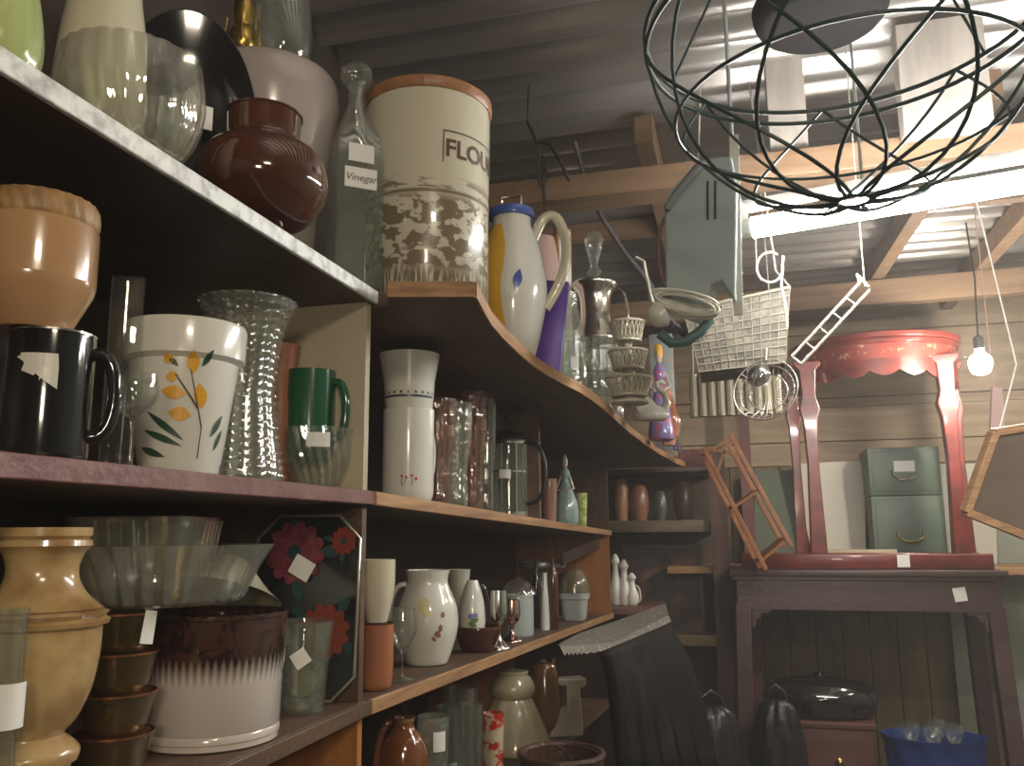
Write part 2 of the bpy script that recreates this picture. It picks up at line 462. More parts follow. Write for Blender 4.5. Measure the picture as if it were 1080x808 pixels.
# ------------------------------------------------------------------ left shelving
XBK = -.84
u1 = thing('shelving_unit', 'dark near shelving unit with scuffed white top shelf edge and red-brown middle edge', 'shelf', (0, 0, 0))
def board(par, nm, x0, x1, y0, y1, zt, t, mt, lab=None):
    m = MB(); m.slab([(x0, y0), (x1, y0), (x1, y1), (x0, y1)], zt, t); o = mk(nm, m, mt, par, bevel=.0015)
    if lab: o['label'] = lab
    return o
for zf, em, lab in ((T1, SCUFF, 'scuffed white shelf edge'), (M1, REDEDGE, 'red-brown shelf edge'), (B1, SHELFWOOD, None)):
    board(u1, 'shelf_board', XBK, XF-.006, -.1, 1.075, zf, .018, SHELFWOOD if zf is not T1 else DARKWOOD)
    board(u1, 'shelf_edge', XF-.006, XF, -.1, 1.075, zf, .0185, em, lab)
m = MB(); m.box(((XBK+XF)/2-.004, 1.067, (1.139+1.418)/2), (XF-XBK-.014, .014, 1.418-1.139)); o = mk('end_panel', m, CREAMPANEL, u1); o['label'] = 'cream painted end panel'
m = MB(); m.box(((XBK+XF)/2-.004, 1.067, (.887+1.139)/2), (XF-XBK-.014, .014, 1.139-.887)); mk('end_panel', m, SHELFWOOD, u1)
m = MB(); m.box(((XBK+XF)/2-.004, 1.067, .4345), (XF-XBK-.014, .014, .869)); mk('end_panel', m, ORANGEWOOD, u1)
m = MB(); m.box((XBK+.003, .48, .9), (.005, 1.15, 1.1)); mk('back_panel', m, DARKWOOD, u1)

u2 = thing('shelving_unit', 'far wooden shelving unit with a wavy edged top shelf and raw pine edges', 'shelf', (0, 0, 0))
edge_px = [(500,306),(508,322),(516,336),(530,352),(545,367),(560,380),(576,391),(592,400),(608,408),(622,417),(636,428),(650,441),(664,454),(680,466),(696,477),(712,486),(722,490)]
pts = []
for q in edge_px:
    Y = 1.5
    for _ in range(12): Y = onZ(*q, T2(Y) - .010).y
    p = onZ(*q, T2(Y) - .010); pts.append((p.x, min(p.y, 3.62)))
fix = []
for p in pts:
    if not fix or p[1] > fix[-1][1] + .01: fix.append(p)
pts = fix
YE = pts[-1][1]; print('edge', [(round(a,3),round(b,3)) for a,b in pts])
poly = [(XBK, 1.078), (-.448, 1.078), (-.448, 1.035)] + pts + [(XBK, YE)]
m = MB(); m.slab(poly, T2, .019); o = mk('wavy_shelf_board', m, SHELFWOOD, u2)
m = MB()
ring = [(-.4485, 1.034)] + pts
for (a, b) in zip(ring, ring[1:]):
    d = Vector((b[0]-a[0], b[1]-a[1], 0)); n_ = Vector((d.y, -d.x, 0)).normalized() * .004
    A = Vector((a[0], a[1], 0)); B = Vector((b[0], b[1], 0)); q = []
    for P_ in (A, B, B + n_, A + n_): q.append(P_)
    vs = [Vector((p.x, p.y, T2(p.y)+.001)) for p in q] + [Vector((p.x, p.y, T2(p.y)-.0205)) for p in q]
    m.add(vs, [(3,2,1,0),(4,5,6,7),(0,1,5,4),(1,2,6,5),(2,3,7,6),(3,0,4,7)])
o = mk('wavy_edge_strip', m, EDGEWOOD, u2); o['label'] = 'raw pine wavy edge'
YE2 = 3.2
for zf, t in ((M2, .018), (B2, .018)):
    board(u2, 'shelf_board', XBK, XF-.004, 1.077, YE2+.02, zf, t, SHELFWOOD)
    board(u2, 'shelf_edge', XF-.004, XF+.002, 1.077, YE2+.02, zf, t+.001, EDGEWOOD)
board(u2, 'shelf_board', XBK, XF, 1.077, YE2+.02, L2, .018, SHELFWOOD)
for Y, a, b, mt in ((2.07, M2, T2, SHELFWOOD), (3.17, M2, T2, SHELFWOOD), (3.17, B2, M2, ORANGEWOOD), (1.5, L2, B2, DARKWOOD), (2.25, L2, B2, ORANGEWOOD), (3.17, L2, B2, DARKWOOD)):
    z0, z1 = a(Y), b(Y) - .018
    m = MB(); m.box(((XBK+XF)/2 - (0 if Y > 1.6 and Y != 2.25 else .12), Y, (z0+z1)/2), (XF-XBK-.004, .016, z1-z0)); mk('divider', m, mt, u2)
for Y in (1.09, 3.19):
    m = MB(); m.box(((XBK+XF)/2, Y, (L2(Y)-.02)/2), (XF-XBK-.01, .018, L2(Y)-.02)); mk('side_panel', m, DARKWOOD, u2)
m = MB(); m.box((XBK+.003, 2.15, .72), (.005, 2.13, 1.38)); mk('back_panel', m, DARKWOOD, u2)

# ------------------------------------------------------------------ lamps
YT = 1.72
a = onY(778, 243, YT); b = onY(1080, 211, YT); dirn = (b - a).normalized(); dirn = (dirn + Vector((0, -.20, 0))).normalized(); e = a + dirn * 1.18
tb = thing('fluorescent_light', 'glowing white fluorescent tube fixed under the roof beam', 'light', (a+e)/2)
m = MB(); m.tube([a + dirn*.03 - (a+e)/2, e - dirn*.03 - (a+e)/2], .021, 16); mk('tube', m, emit('fluorescent_glow', (1.0, .98, .94), TUBE_POWER), tb)
for p in (a, e):
    m = MB(); sgn = 1 if p is a else -1
    m.tube([p - (a+e)/2, p + dirn*.03*sgn - (a+e)/2], .0205, 16); m.box(p + dirn*.012*sgn - (a+e)/2 + Vector((0, .0, .030)), (.02, .03, .04)); mk('lamp_holder', m, WHITE, tb)
m = MB(); c_ = (a+e)/2; m.bar(a-(a+e)/2+Vector((0,0,.047)), e-(a+e)/2+Vector((0,0,.047)), .022, .02); mk('batten', m, mat('white_enamel_batten', (.75, .75, .72), .4), tb)
for sx in (-.35, .35):
    m = MB(); m.tube([(sx*dirn.x, sx*dirn.y, sx*dirn.z+.05),(sx*dirn.x, sx*dirn.y, ZC-.03-c_.z)], .003, 6); mk('hanger_rod', m, GREYMET, tb)
# bulb
p = onY(1034, 382, 3.2)
bl = thing('light_bulb', 'bare glowing light bulb hanging on a cord at the right of the red table', 'light', p)
m = MB(); m.lathe(smoothp([(0.0, -.045), (.024, -.038), (.036, -.012), (.033, .014), (.016, .032), (.013, .045)]), 20); mk('bulb', m, emit('warm_bulb_glow', (1.0, .93, .82), BULB_POWER), bl)
m = MB(); m.lathe([(0, .045), (.017, .045), (.017, .085), (.006, .095), (0, .095)], 16); mk('socket', m, BLACK, bl)
m = MB(); m.tube([(0, 0, .09), (.01, 0, .3), (0, 0, ZC - .03 - p.z)], .003, 6); mk('cord', m, BLACK, bl)

# ------------------------------------------------------------------ generic vessels
def vessel(name, label, cat, p, prof, mt, seg=48, t=.004, mod=None, group=None, parts=True, sm=True, body='body', rz=0, sx=1, sy=1, decals=None, mats=None, nsm=4):
    pr = smoothp(prof, nsm) if sm else prof
    m = MB(); m.lathe(shell(pr, t) if t else pr, seg, mod=mod, sx=sx, sy=sy)
    if decals:
        for mi, polys, ang, z0 in decals:
            m.mi = mi; m.wrap(polys, pr, ang - rz, z0, sx=sx, sy=sy)
    ml = [mt] + (mats or [])
    if not parts: return one(name, label, cat, m, ml, loc=p, group=group, rot=(0, 0, rz))
    r = thing(name, label, cat, p, rz, group); mk(body, m, ml, r); return r
def cup_prof(h, r, rb=None, flare=0):
    rb = rb or r * .8
    return [(rb*.9, 0), (rb, h*.03), (rb + (r-rb)*.5, h*.4), (r - flare, h*.8), (r, h)]
def ribs(n, amp): return lambda a, z, r: 1 + amp * math.cos(n * a)

# =================================================================== TOP SHELF, near unit
# green jar
p, h, r = spot(-14, .06, T1, -60, 96)
g = vessel('glazed_jar', 'light green ribbed glazed jar at the top left shelf corner', 'jar', p, [(r*.55,0),(r*.9,h*.15),(r,h*.4),(r*.85,h*.75),(r*.6,h)], mat('light_green_glaze', (.42,.50,.20), .15, coat=1), mod=ribs(14,.02), t=.005, parts=False)
# cream jug, behind the ribbed bowl
p, h, r = spot(96, .13, T1, -70, 92)
r0 = vessel('ceramic_jug', 'tall cream glazed jug on the top shelf behind the clear ribbed bowl', 'jug', p, [(r*.65,0),(r*.85,h*.1),(r,h*.35),(r*.9,h*.65),(r*.75,h*.85),(r*.85,h)], CREAM, body='body')
mk('handle', arc_handle(r*.8, h*.35, r*.75, h*.85, .03, PI*.75, .006), CREAM, r0)
# ribbed glass bowl
p, h, r = spot(132, .062, T1, 40, 146)
vessel('glass_bowl', 'large rounded clear ribbed glass bowl in front of the cream jug', 'bowl', p, [(r*.4,0),(r*.66,h*.10),(r*.9,h*.34),(r,h*.62),(r*.97,h*.85),(r*.93,h)], RIBGL, seg=120, mod=lambda a,z,r_: 1+.035*abs(math.cos(11*a+z*16)), parts=False)
# black plate standing
p, h, r = spot(186, .17, T1, 0, 84)
pl = thing('black_plate', 'black round plate standing on edge behind the ribbed bowl', 'plate', p, 0)
rr = h/2
m = MB(); Rr = Matrix.Rotation(math.radians(90), 3, 'X')
m.lathe([(0,-.004),(rr*.6,-.004),(rr*.72,.003),(rr*.98,.012),(rr,.015),(rr*.98,.018),(rr*.7,.008),(rr*.58,.002),(0,.002)], 64, o=(0,0,rr), rot=Matrix.Rotation(math.radians(40),3,'Z') @ Rr, sx=.55); mk('dish', m, BLACKGL, pl)
m = MB(); m.box((.040, -.012, rr*1.05), (.014,.002,.03), Matrix.Rotation(math.radians(52),3,'Z')); mk('price_sticker', m, PAPER, pl)
# large mauve-white bowl of an oil lamp, brass burner
p, h, r = spot(274, .175, T1, 50, 146)
lp = thing('oil_lamp', 'large mauve-white bowl lamp with brass burner behind the brown jar', 'lamp', p)
MAUVE = mat('mauve_white_glass', (.42,.36,.35), .2, coat=.6)
pr = smoothp([(r*.55,0),(r*.7,h*.1),(r*.76,h*.4),(r*.88,h*.58),(r*1.0,h*.78),(r*1.02,h*.88),(r*.93,h*.97),(r*.5,h*1.0),(r*.2,h*1.03)])
m = MB(); m.lathe([(0,0)]+pr+[(0,h*1.03)], 56)
m.mi = 1; f_ = facing(p)
m.wrap([ell(-.055, 0, .008,.009), ell(-.045,-.006,.006,.006), ell(-.062,-.009,.006,.006)], pr, f_, h*.45)
mk('reservoir', m, [MAUVE, REDP], lp)
m = MB(); pr = [(0,h*1.02),(r*.10,h*1.02),(r*.09,h*1.05),(r*.17,h*1.08),(r*.2,h*1.12),(r*.17,h*1.17),(r*.12,h*1.19),(r*.15,h*1.25),(r*.12,h*1.32),(0,h*1.33)]
bx = Vector((-.03,-.03,0)); m.lathe(smoothp(pr,3), 28, o=bx)
for k in range(6): a_ = k*PI/3; m.tube([bx+Vector((r*.18*math.cos(a_), r*.18*math.sin(a_), h*1.10)), bx+Vector((r*.27*math.cos(a_), r*.27*math.sin(a_), h*1.13)), bx+Vector((r*.25*math.cos(a_), r*.25*math.sin(a_), h*1.2))], .002, 6)
mk('burner', m, BRASS, lp)
m = MB(); m.lathe(shell(smoothp([(r*.28,h*1.02),(r*.42,h*1.1),(r*.42,h*1.3),(r*.3,h*1.6)]),.002), 36, o=Vector((.012,.01,.002))); o = mk('chimney', m, CLEAR, lp); o['label'] = 'clear glass chimney'
# brown jar
p, h, r = spot(273, .055, T1, 98, 136)
vb = vessel('brown_jar', 'round dark brown glazed jar with wide neck on a small foot', 'jar', p, [(r*.42,0),(r*.45,h*.06),(r*.36,h*.1),(r*.7,h*.18),(r*.97,h*.36),(r,h*.5),(r*.90,h*.66),(r*.64,h*.765),(r*.56,h*.79),(r*.56,h*.90),(r*.57,h)], BROWNGL, t=.006)
m = MB(); m.lathe([(r*.54,h*.985),(r*.59,h*.985),(r*.59,h*1.0),(r*.54,h*1.0)], 40); mk('rim', m, BROWNGL, vb)
# vinegar bottle
p, h, r = spot(371, .045, T1, 56, 56)
bt = thing('vinegar_bottle', 'square clear glass bottle with stopper labelled Vinegar', 'bottle', p, facing(p)+.25)
def sq(a, z, r_): 
    c = max(abs(math.cos(a)), abs(math.sin(a))); k = min(1, max(0, (h*.74 - z)/(h*.12)))
    return 1 + ((1/c)*.92 - 1) * k
pr = [(r*.85,0),(r*.95,h*.02),(r*.95,h*.55),(r*.9,h*.64),(r*.55,h*.74),(r*.34,h*.8),(r*.32,h*.88),(r*.4,h*.885),(r*.4,h*.9)]
m = MB(); m.lathe(shell(pr,.0035), 64, mod=sq); mk('body', m, BOTGL, bt, smooth=30)
m = MB(); m.lathe(smoothp([(0,h*.86),(r*.22,h*.86),(r*.25,h*.9),(r*.55,h*.91),(r*.6,h*.95),(r*.35,h*.99),(0,h)],3), 24, mod=ribs(8,.06)); mk('stopper', m, CLEARB, bt)
m = MB(); m.box((r*.895,0,h*.56),(.0012,r*.95,h*.075)); mk('price_sticker', m, PAPER, bt)
m = MB(); m.box((r*.895,0,h*.455),(.0012,r*1.2,h*.085)); m.mi = 1
for q in text_polys('Vinegar', h*.042, .25): m.add([(r*.895+.001, a_, h*.442+b_) for a_, b_ in q], [tuple(range(len(q)))])
o = mk('label', m, [PAPER, INK], bt, smooth=0); o['label'] = 'white label reading Vinegar'

# =================================================================== TOP SHELF, far unit
def pset(px, X, shelf, top, wpx): return spot(px, -X + XF if False else (XF - X), shelf, top, wpx)
# FLOUR crock
p, h, r = pset(449, -.452, T2, 96, 134)
p.y = max(p.y, 1.035 + r + .004)
fl = thing('flour_crock', 'tall cream flour crock with brown farmyard print and wooden lid', 'crock', p)
def crockmat():
    m, nt, P_ = newmat('farmyard_printed_cream_glaze'); P_.inputs['Roughness'].default_value = .25; P_.inputs['Coat Weight'].default_value = .5
    tc = N(nt,'ShaderNodeTexCoord'); sp = N(nt,'ShaderNodeSeparateXYZ'); L(nt, tc.outputs['Object'], sp.inputs[0])
    def band(lo0, lo1, hi0, hi1):
        a_ = N(nt,'ShaderNodeMapRange'); a_.inputs['From Min'].default_value = lo0*h; a_.inputs['From Max'].default_value = lo1*h
        b_ = N(nt,'ShaderNodeMapRange'); b_.inputs['From Min'].default_value = hi1*h; b_.inputs['From Max'].default_value = hi0*h
        L(nt, sp.outputs[2], a_.inputs[0]); L(nt, sp.outputs[2], b_.inputs[0])
        mm = N(nt,'ShaderNodeMath', operation='MULTIPLY'); L(nt, a_.outputs[0], mm.inputs[0]); L(nt, b_.outputs[0], mm.inputs[1]); return mm.outputs[0]
    def noi(scale, st, lo, hi, det=4):
        mp = N(nt,'ShaderNodeMapping'); mp.inputs['Scale'].default_value = st; L(nt, tc.outputs['Object'], mp.inputs[0])
        nz = N(nt,'ShaderNodeTexNoise'); nz.inputs['Scale'].default_value = scale; nz.inputs['Detail'].default_value = det; L(nt, mp.outputs[0], nz.inputs['Vector'])
        mr = N(nt,'ShaderNodeMapRange'); mr.inputs['From Min'].default_value = lo; mr.inputs['From Max'].default_value = hi; L(nt, nz.outputs['Fac'], mr.inputs[0]); return mr.outputs[0]
    def mul(a_, b_):
        mm = N(nt,'ShaderNodeMath', operation='MULTIPLY', use_clamp=True); L(nt, a_, mm.inputs[0]); L(nt, b_, mm.inputs[1]); return mm.outputs[0]
    def mx(a_, b_):
        mm = N(nt,'ShaderNodeMath', operation='MAXIMUM'); L(nt, a_, mm.inputs[0]); L(nt, b_, mm.inputs[1]); return mm.outputs[0]
    flock = mul(band(.08,.14,.44,.5), noi(48,(1,1,1.5),.45,.50,3))
    grass = mul(band(.0,.02,.10,.20), noi(40,(6,6,.7),.40,.5))
    hill = mul(band(.47,.5,.53,.58), noi(26,(1,1,4),.50,.60))
    line = mul(band(.475,.48,.49,.5), noi(14,(1,1,1),.35,.45))
    fac = mx(mx(flock, grass), mx(hill, line))
    m2 = N(nt,'ShaderNodeMath', operation='MULTIPLY'); m2.inputs[1].default_value = .85; L(nt, fac, m2.inputs[0])
    mxc = N(nt,'ShaderNodeMix', data_type='RGBA'); L(nt, m2.outputs[0], mxc.inputs['Factor'])
    mxc.inputs['A'].default_value = (.58,.55,.43,1); mxc.inputs['B'].default_value = (.13,.085,.04,1); L(nt, mxc.outputs['Result'], P_.inputs['Base Color']); return m
pr = [(r*.92,0),(r*.96,h*.02),(r*.97,h*.5),(r*1.0,h*.93),(r*.98,h)]
m = MB(); m.lathe(shell(pr,.005), 72); m.mi = 1; f_ = facing(p)
m.wrap(text_polys('FLOUR', .038, 0, .0009), pr, f_+.86, h*.655)
m.wrap([[( -.062,-.01),(-.060,-.01),(-.060,.038),(-.062,.038)], [(-.062,.038),(.062,.038),(.062,.040),(-.062,.040)], [(.060,-.01),(.062,-.01),(.062,.038),(.060,.038)]], pr, f_+.86, h*.655)
mk('body', m, [crockmat(), BROWNP], fl)
m = MB(); m.lathe([(0,h*.985),(r*1.0,h*.985),(r*1.03,h*1.0),(r*1.03,h*1.035),(r*.97,h*1.05),(0,h*1.05)], 64); o = mk('lid', m, wood('turned_wooden_lid', (.36,.17,.07),(.24,.1,.04),(8,1,8),5,.4), fl); o['label'] = 'brown wooden lid'
# yellow / blue jug
p, h, r = pset(541, -.418, T2, 220, 70)
f_ = facing(p)
r0 = vessel('painted_jug', 'white jug with yellow panel and blue teardrop, blue lid and big handle', 'jug', p, [(r*.55,0),(r*.72,h*.08),(r*1.0,h*.36),(r*1.04,h*.54),(r*.84,h*.78),(r*.60,h*.93),(r*.60,h)], WHITE,
    decals=[(1, [[(-.085, k/12*h), (-.018+.005*math.sin(k*.9), k/12*h), (-.018+.005*math.sin((k+1)*.9), (k+1)/12*h), (-.085, (k+1)/12*h)] for k in range(0,11)], f_, 0),
            (2, [leaf(.010, 0, .045, .009, 1.35)], f_, h*.5)], mats=[YELLOWP, BLUEP], seg=64)
m = MB(); m.lathe(smoothp([(r*.56,h*.985),(r*.70,h*.99),(r*.70,h*1.03),(r*.6,h*1.05),(0,h*1.06)],2), 40); mk('lid', m, BLUEP, r0)
m = MB(); m.tube([(-.02,0,h*1.07),(-.02,0,h*1.15),(.02,0,h*1.15),(.02,0,h*1.07)], .003, 8); mk('lid_handle', m, CHROME, r0)
ha = f_ + 1.5
pts_ = [(r*.60,h*.82),(r*.95,h*.98),(r*1.35,h*.99),(r*1.62,h*.84),(r*1.6,h*.66),(r*1.35,h*.5),(r*.98,h*.36)]
sp_ = smoothp(pts_, 4)
m = MB(); m.tube([(a_*math.cos(ha), a_*math.sin(ha), z_) for a_, z_ in sp_], .0105, 12); mk('handle', m, CREAM, r0)
# pink pot behind the jug's handle
p, h, r = pset(574, -.56, T2, 246, 44)
vessel('pink_vase', 'pale pink rounded vase behind the painted jug handle', 'vase', p, [(r*.6,0),(r*.9,h*.2),(r,h*.6),(r*.8,h*.9),(r*.6,h)], mat('pale_pink_glaze', (.55,.38,.33), .3, coat=.4), parts=False)
# purple box
p, h, r = pset(581, -.392, T2, 296, 34)
m = MB(); m.box((0,0,h/2), (.062,.03,h), Matrix.Rotation(.12,3,'Y'), bev=.002); one('purple_box', 'deep purple card box leaning beside the painted jug', 'box', m, PURPLE, loc=p+Vector((0,0,.004)), rot=(0,0,.15))
# upright wooden frame edge
p, h, r = pset(597, -.50, T2, 238, 16)
m = MB(); m.box((0,0,h/2), (.07,.016,h), bev=.002); m.mi = 1; m.box((0,-.009,h/2), (.055,.002,h-.02)); one('small_picture', 'thin upright cream picture with wooden edge behind the glass bottles', 'picture', m, [EDGEWOOD, PAPER], loc=p, rot=(0,0,1.1))
# clear bottle / cut glass
p, h, r = pset(604, -.40, T2, 306, 30)
r0 = vessel('glass_bottle', 'plain clear glass bottle between purple box and silver-topped decanter', 'bottle', p, [(r*.9,0),(r,h*.05),(r,h*.6),(r*.75,h*.75),(r*.5,h*.85),(r*.55,h)], CLEARB, t=.003)
sticker(r0, r, h*.35, facing(p)+.2, .02, .03)
p, h, r = pset(631, -.40, T2, 292, 52)
f_ = facing(p)
r0 = thing('claret_jug', 'tall cut-glass decanter with silver collar and pointed stopper', 'decanter', p)
m = MB(); m.lathe(shell([(r*.9,0),(r,h*.04),(r,h*.16),(r*.92,h*.18),(r,h*.2),(r,h*.32),(r*.92,h*.34),(r,h*.36),(r*.98,h*.5),(r*.92,h*.56),(r*.8,h*.6)],.004), 60, mod=ribs(20,.03)); mk('body', m, CLEARB, r0)
m = MB(); m.lathe(smoothp([(0,h*.58),(r*.80,h*.58),(r*.86,h*.62),(r*.62,h*.74),(r*.66,h*.9),(r*.92,h*.97),(r*.8,h*1.0),(0,h*1.02)],3), 32); mk('silver_collar', m, SILVER, r0)
mk('handle', arc_handle(r*.6,h*.55,r*.7,h*.95,r*.7,f_+1.3,.004), SILVER, r0)
hs = z_at(243, p.x, p.y) - p.z
m = MB(); m.lathe(smoothp([(r*.1,h*1.03),(r*.3,h*1.08),(r*.12,h*1.12),(r*.35,hs*.95),(r*.05,hs)],3), 12, mod=ribs(6,.15)); mk('stopper', m, CLEARB, r0)
# lattice cream porcelain basket tiers
p, h, r = yset(664, 2.12, T2, 338, 46)
r0 = thing('porcelain_compote', 'cream pierced porcelain tiered basket stand on the wavy shelf', 'basket', p)
m = MB(); m.lathe(smoothp([(0,0),(r*.8,0),(r*.8,h*.04),(r*.25,h*.12),(r*.2,h*.3),(r*.3,h*.38),(r*.22,h*.44),(r*.2,h*.7),(r*.3,h*.75),(0,h*.76)],3), 30); mk('stem', m, CREAM, r0)
for (zz, rr, hh) in ((h*.10, r*1.05, h*.2), (h*.42, r*.9, h*.2), (h*.75, r*.8, h*.22)):
    m = MB(); n = 22
    m.tube([(rr*math.cos(k*2*PI/n), rr*math.sin(k*2*PI/n), zz+hh) for k in range(n)], .004, 6, closed=True)
    m.tube([(rr*.75*math.cos(k*2*PI/n), rr*.75*math.sin(k*2*PI/n), zz) for k in range(n)], .004, 6, closed=True)
    for k in range(n):
        for s_ in (-1, 1):
            a0 = k*2*PI/n; a1 = a0 + s_*2*PI/n; m.tube([(rr*.75*math.cos(a0), rr*.75*math.sin(a0), zz),(rr*math.cos(a1), rr*math.sin(a1), zz+hh)], .0022, 5)
    m.lathe([(0,zz),(rr*.75,zz),(rr*.75,zz+.004),(0,zz+.004)], 24)
    mk('pierced_bowl', m, CREAM, r0)
# swan
p, h, r = yset(686, 2.42, T2, 402, 34)
r0 = thing('swan_figurine', 'white glossy swan figurine with curved neck at the shelf edge', 'figurine', p, .35)
m = MB(); Rz = Matrix.Identity(3)
prs = smoothp([(0,0),(r*.75,h*.02),(r*.95,h*.14),(r*.8,h*.3),(r*.35,h*.4),(0,h*.42)],3); m.lathe(prs, 28, sx=1.25, sy=.75); 
m.tube([(r*.8,0,h*.25),(r*1.1,0,h*.45),(r*.95,0,h*.68),(r*.55,0,h*.82),(r*.5,0,h*.95),(r*.75,0,h*1.0),(r*1.0,0,h*.93)], [r*.3,r*.24,r*.2,r*.18,r*.18,r*.2,r*.08], 10)
mk('body', m, WHITE, r0)
for s_ in (-1,1):
    m = MB(); m.prism([(-r*1.3,h*.55),(-r*.9,h*.2),(r*.2,h*.1),(r*.6,h*.25),(r*.1,h*.5),(-r*.5,h*.72)], .006, Matrix.Translation((0,s_*r*.6,0)) @ Matrix.Rotation(s_*.2,4,'X')); mk('wing', m, WHITE, r0, bevel=.002)
# tall cone vase by swan (white)
# figurine of lady
p, h, r = yset(698, 2.85, T2, 364, 26)
r0 = thing('lady_figurine', 'small colourful figurine in pink dress with yellow hair behind the swan', 'figurine', p)
m = MB(); m.lathe(smoothp([(0,0),(r*1.0,0),(r*.9,h*.2),(r*.5,h*.5),(r*.35,h*.58),(r*.5,h*.7),(r*.2,h*.8),(0,h*.81)],3), 24); mk('dress', m, mat('pink_dress_glaze', (.5,.12,.2), .3, coat=.5, noise=(60,(.15,.2,.5),.45,.55)), r0)
m = MB(); m.lathe(smoothp([(0,h*.78),(r*.22,h*.82),(r*.25,h*.9),(r*.1,h*.97),(0,h*.98)],3), 18); m.tube([(-r*.45,0,h*.7),(-r*.8,-r*.3,h*.55),(-r*.3,-r*.7,h*.5)], r*.12, 8); m.tube([(r*.45,0,h*.7),(r*.8,-r*.3,h*.55),(r*.3,-r*.7,h*.5)], r*.12, 8); mk('torso', m, mat('flesh_glaze', (.6,.4,.3), .35), r0)
m = MB(); m.lathe(smoothp([(r*.2,h*.84),(r*.34,h*.9),(r*.3,h*.99),(0,h*1.02)],3), 16, o=(0,.003,0)); mk('hair', m, YELLOWP, r0)
# blue tin
p, h, r = yset(702, 3.42, T2, 354, 24)
m = MB(); m.box((0,0,h/2),(r*2,r*1.4,h),bev=.003); one('blue_tin', 'pale blue printed tin standing behind the figurines', 'tin', m, mat('pale_blue_tin', (.30,.36,.38), .4, noise=(30,(.5,.35,.3),.5,.6)), loc=p)
# salmon brown jug
p, h, r = yset(706, 3.02, T2, 412, 22)
vessel('brown_vase', 'shiny brown and salmon vase at the far end of the wavy shelf', 'vase', p, [(r*.6,0),(r*.9,h*.2),(r,h*.5),(r*.6,h*.8),(r*.4,h*.95),(r*.5,h)], mat('salmon_brown_glaze', (.30,.10,.05), .15, coat=1, noise=(12,(.6,.3,.2),.5,.56)), parts=False)
p, h, r = yset(713, 3.28, T2, 442, 15)
r0 = vessel('tumbler', 'clear glass with a purple insert at the tip of the wavy shelf', 'glass', p, cup_prof(h,r), CLEAR, t=.002)
m = MB(); m.box((0,0,h*.5),(r*.8,r*.8,h*.8)); mk('insert', m, PURPLE, r0)

# =================================================================== MIDDLE SHELF, near unit
p, h, r = spot(45, .055, M1, 347, 84)
f_ = facing(p); hm = h
pr = [(r*.92,0),(r*.98,h*.02),(r,h*.06),(r,h*.96),(r*.985,h)]
rnd = random.Random(3)
splat = []
base = [(-.013,.004),(-.006,.010),(.0,.007),(.009,.010),(.010,-.002),(.008,-.012),(.001,-.006),(-.004,-.0),(-.009,-.006),(-.012,-.001)]
r0 = vessel('black_mug', 'black glossy mug with white splash motif under the tan casserole', 'mug', p, pr, BLACKGL, sm=False, t=.004, decals=[(1,[[(-.022,.012),(.006,.012),(.007,.002),(-.018,.003)],[(-.018,.003),(.007,.002),(.007,-.016),(-.002,-.010)],[(-.018,.0035),(-.006,.0),(-.010,-.006),(-.020,-.002)],[(-.025,.009),(-.016,.012),(-.017,.004)],[(-.006,.002),(.0,-.0),(-.006,-.010)]], f_-.05, h*.68)], mats=[WHITE])
m = MB(); m.lathe([(r*.975,h*.985),(r*1.01,h*.985),(r*1.01,h*1.0),(r*.975,h*1.0)], 48); mk('rim', m, SILVER, r0)
mk('handle', arc_handle(r*.97,h*.2,r*.97,h*.86,r*.55,f_+1.35,.0055), BLACKGL, r0)
ztop = p.z + h
# casserole on the mug
r_c = r*1.42; hh = z_at(218, p.x, p.y) - ztop - .002
pc = Vector((p.x - .012, p.y - .012, ztop + .001))
pr = [(r_c*.60,0),(r_c*.66,hh*.03),(r_c*.965,hh*.30),(r_c*1.0,hh*.36),(r_c*1.0,hh*.37),(r_c*1.0,hh*.76),(r_c*.985,hh*.80),(r_c*.93,hh*.82)]
TAN = mat('tan_glazed_stoneware', (.46,.27,.135), .2, coat=.8, noise=(5,(.38,.21,.10),.4,.7))
r0 = vessel('stoneware_casserole', 'tan stoneware pot with plaited rim stacked on the black mug', 'pot', pc, pr, TAN, sm=False, t=.006, seg=64)
m = MB(); m.lathe(smoothp([(r_c*.93,hh*.80),(r_c*.97,hh*.84),(r_c*.97,hh*.92),(r_c*.92,hh*.99),(r_c*.8,hh*1.0),(0,hh*.99)],3), 96, mod=lambda a,z,rr: 1+.018*math.sin(26*a+z*150)); o = mk('plaited_lid', m, mat('plaited_clay', (.38,.22,.09), .5, noise=(40,(.22,.12,.05),.4,.6)), r0); o['label'] = 'rough plaited clay rim'
# glass slab
p, h, r = spot(121, .09, M1, 290, 26)
m = MB(); m.box((0,0,h/2),(.03,.012,h),bev=.002); one('glass_vase', 'narrow flat clear glass vase behind the wine glass', 'vase', m, CLEAR, loc=p, rot=(0,0,.6))
# wine glass
p, h, r = spot(136, .035, M1, 392, 50)
vessel('wine_glass', 'clear stemmed wine glass in front of the flower painted pot', 'glass', p, [(r*.62,0),(r*.62,h*.02),(r*.1,h*.06),(r*.09,h*.48),(r*.3,h*.55),(r*.85,h*.68),(r,h*.82),(r*.9,h)], CLEAR, t=.0015, parts=False)
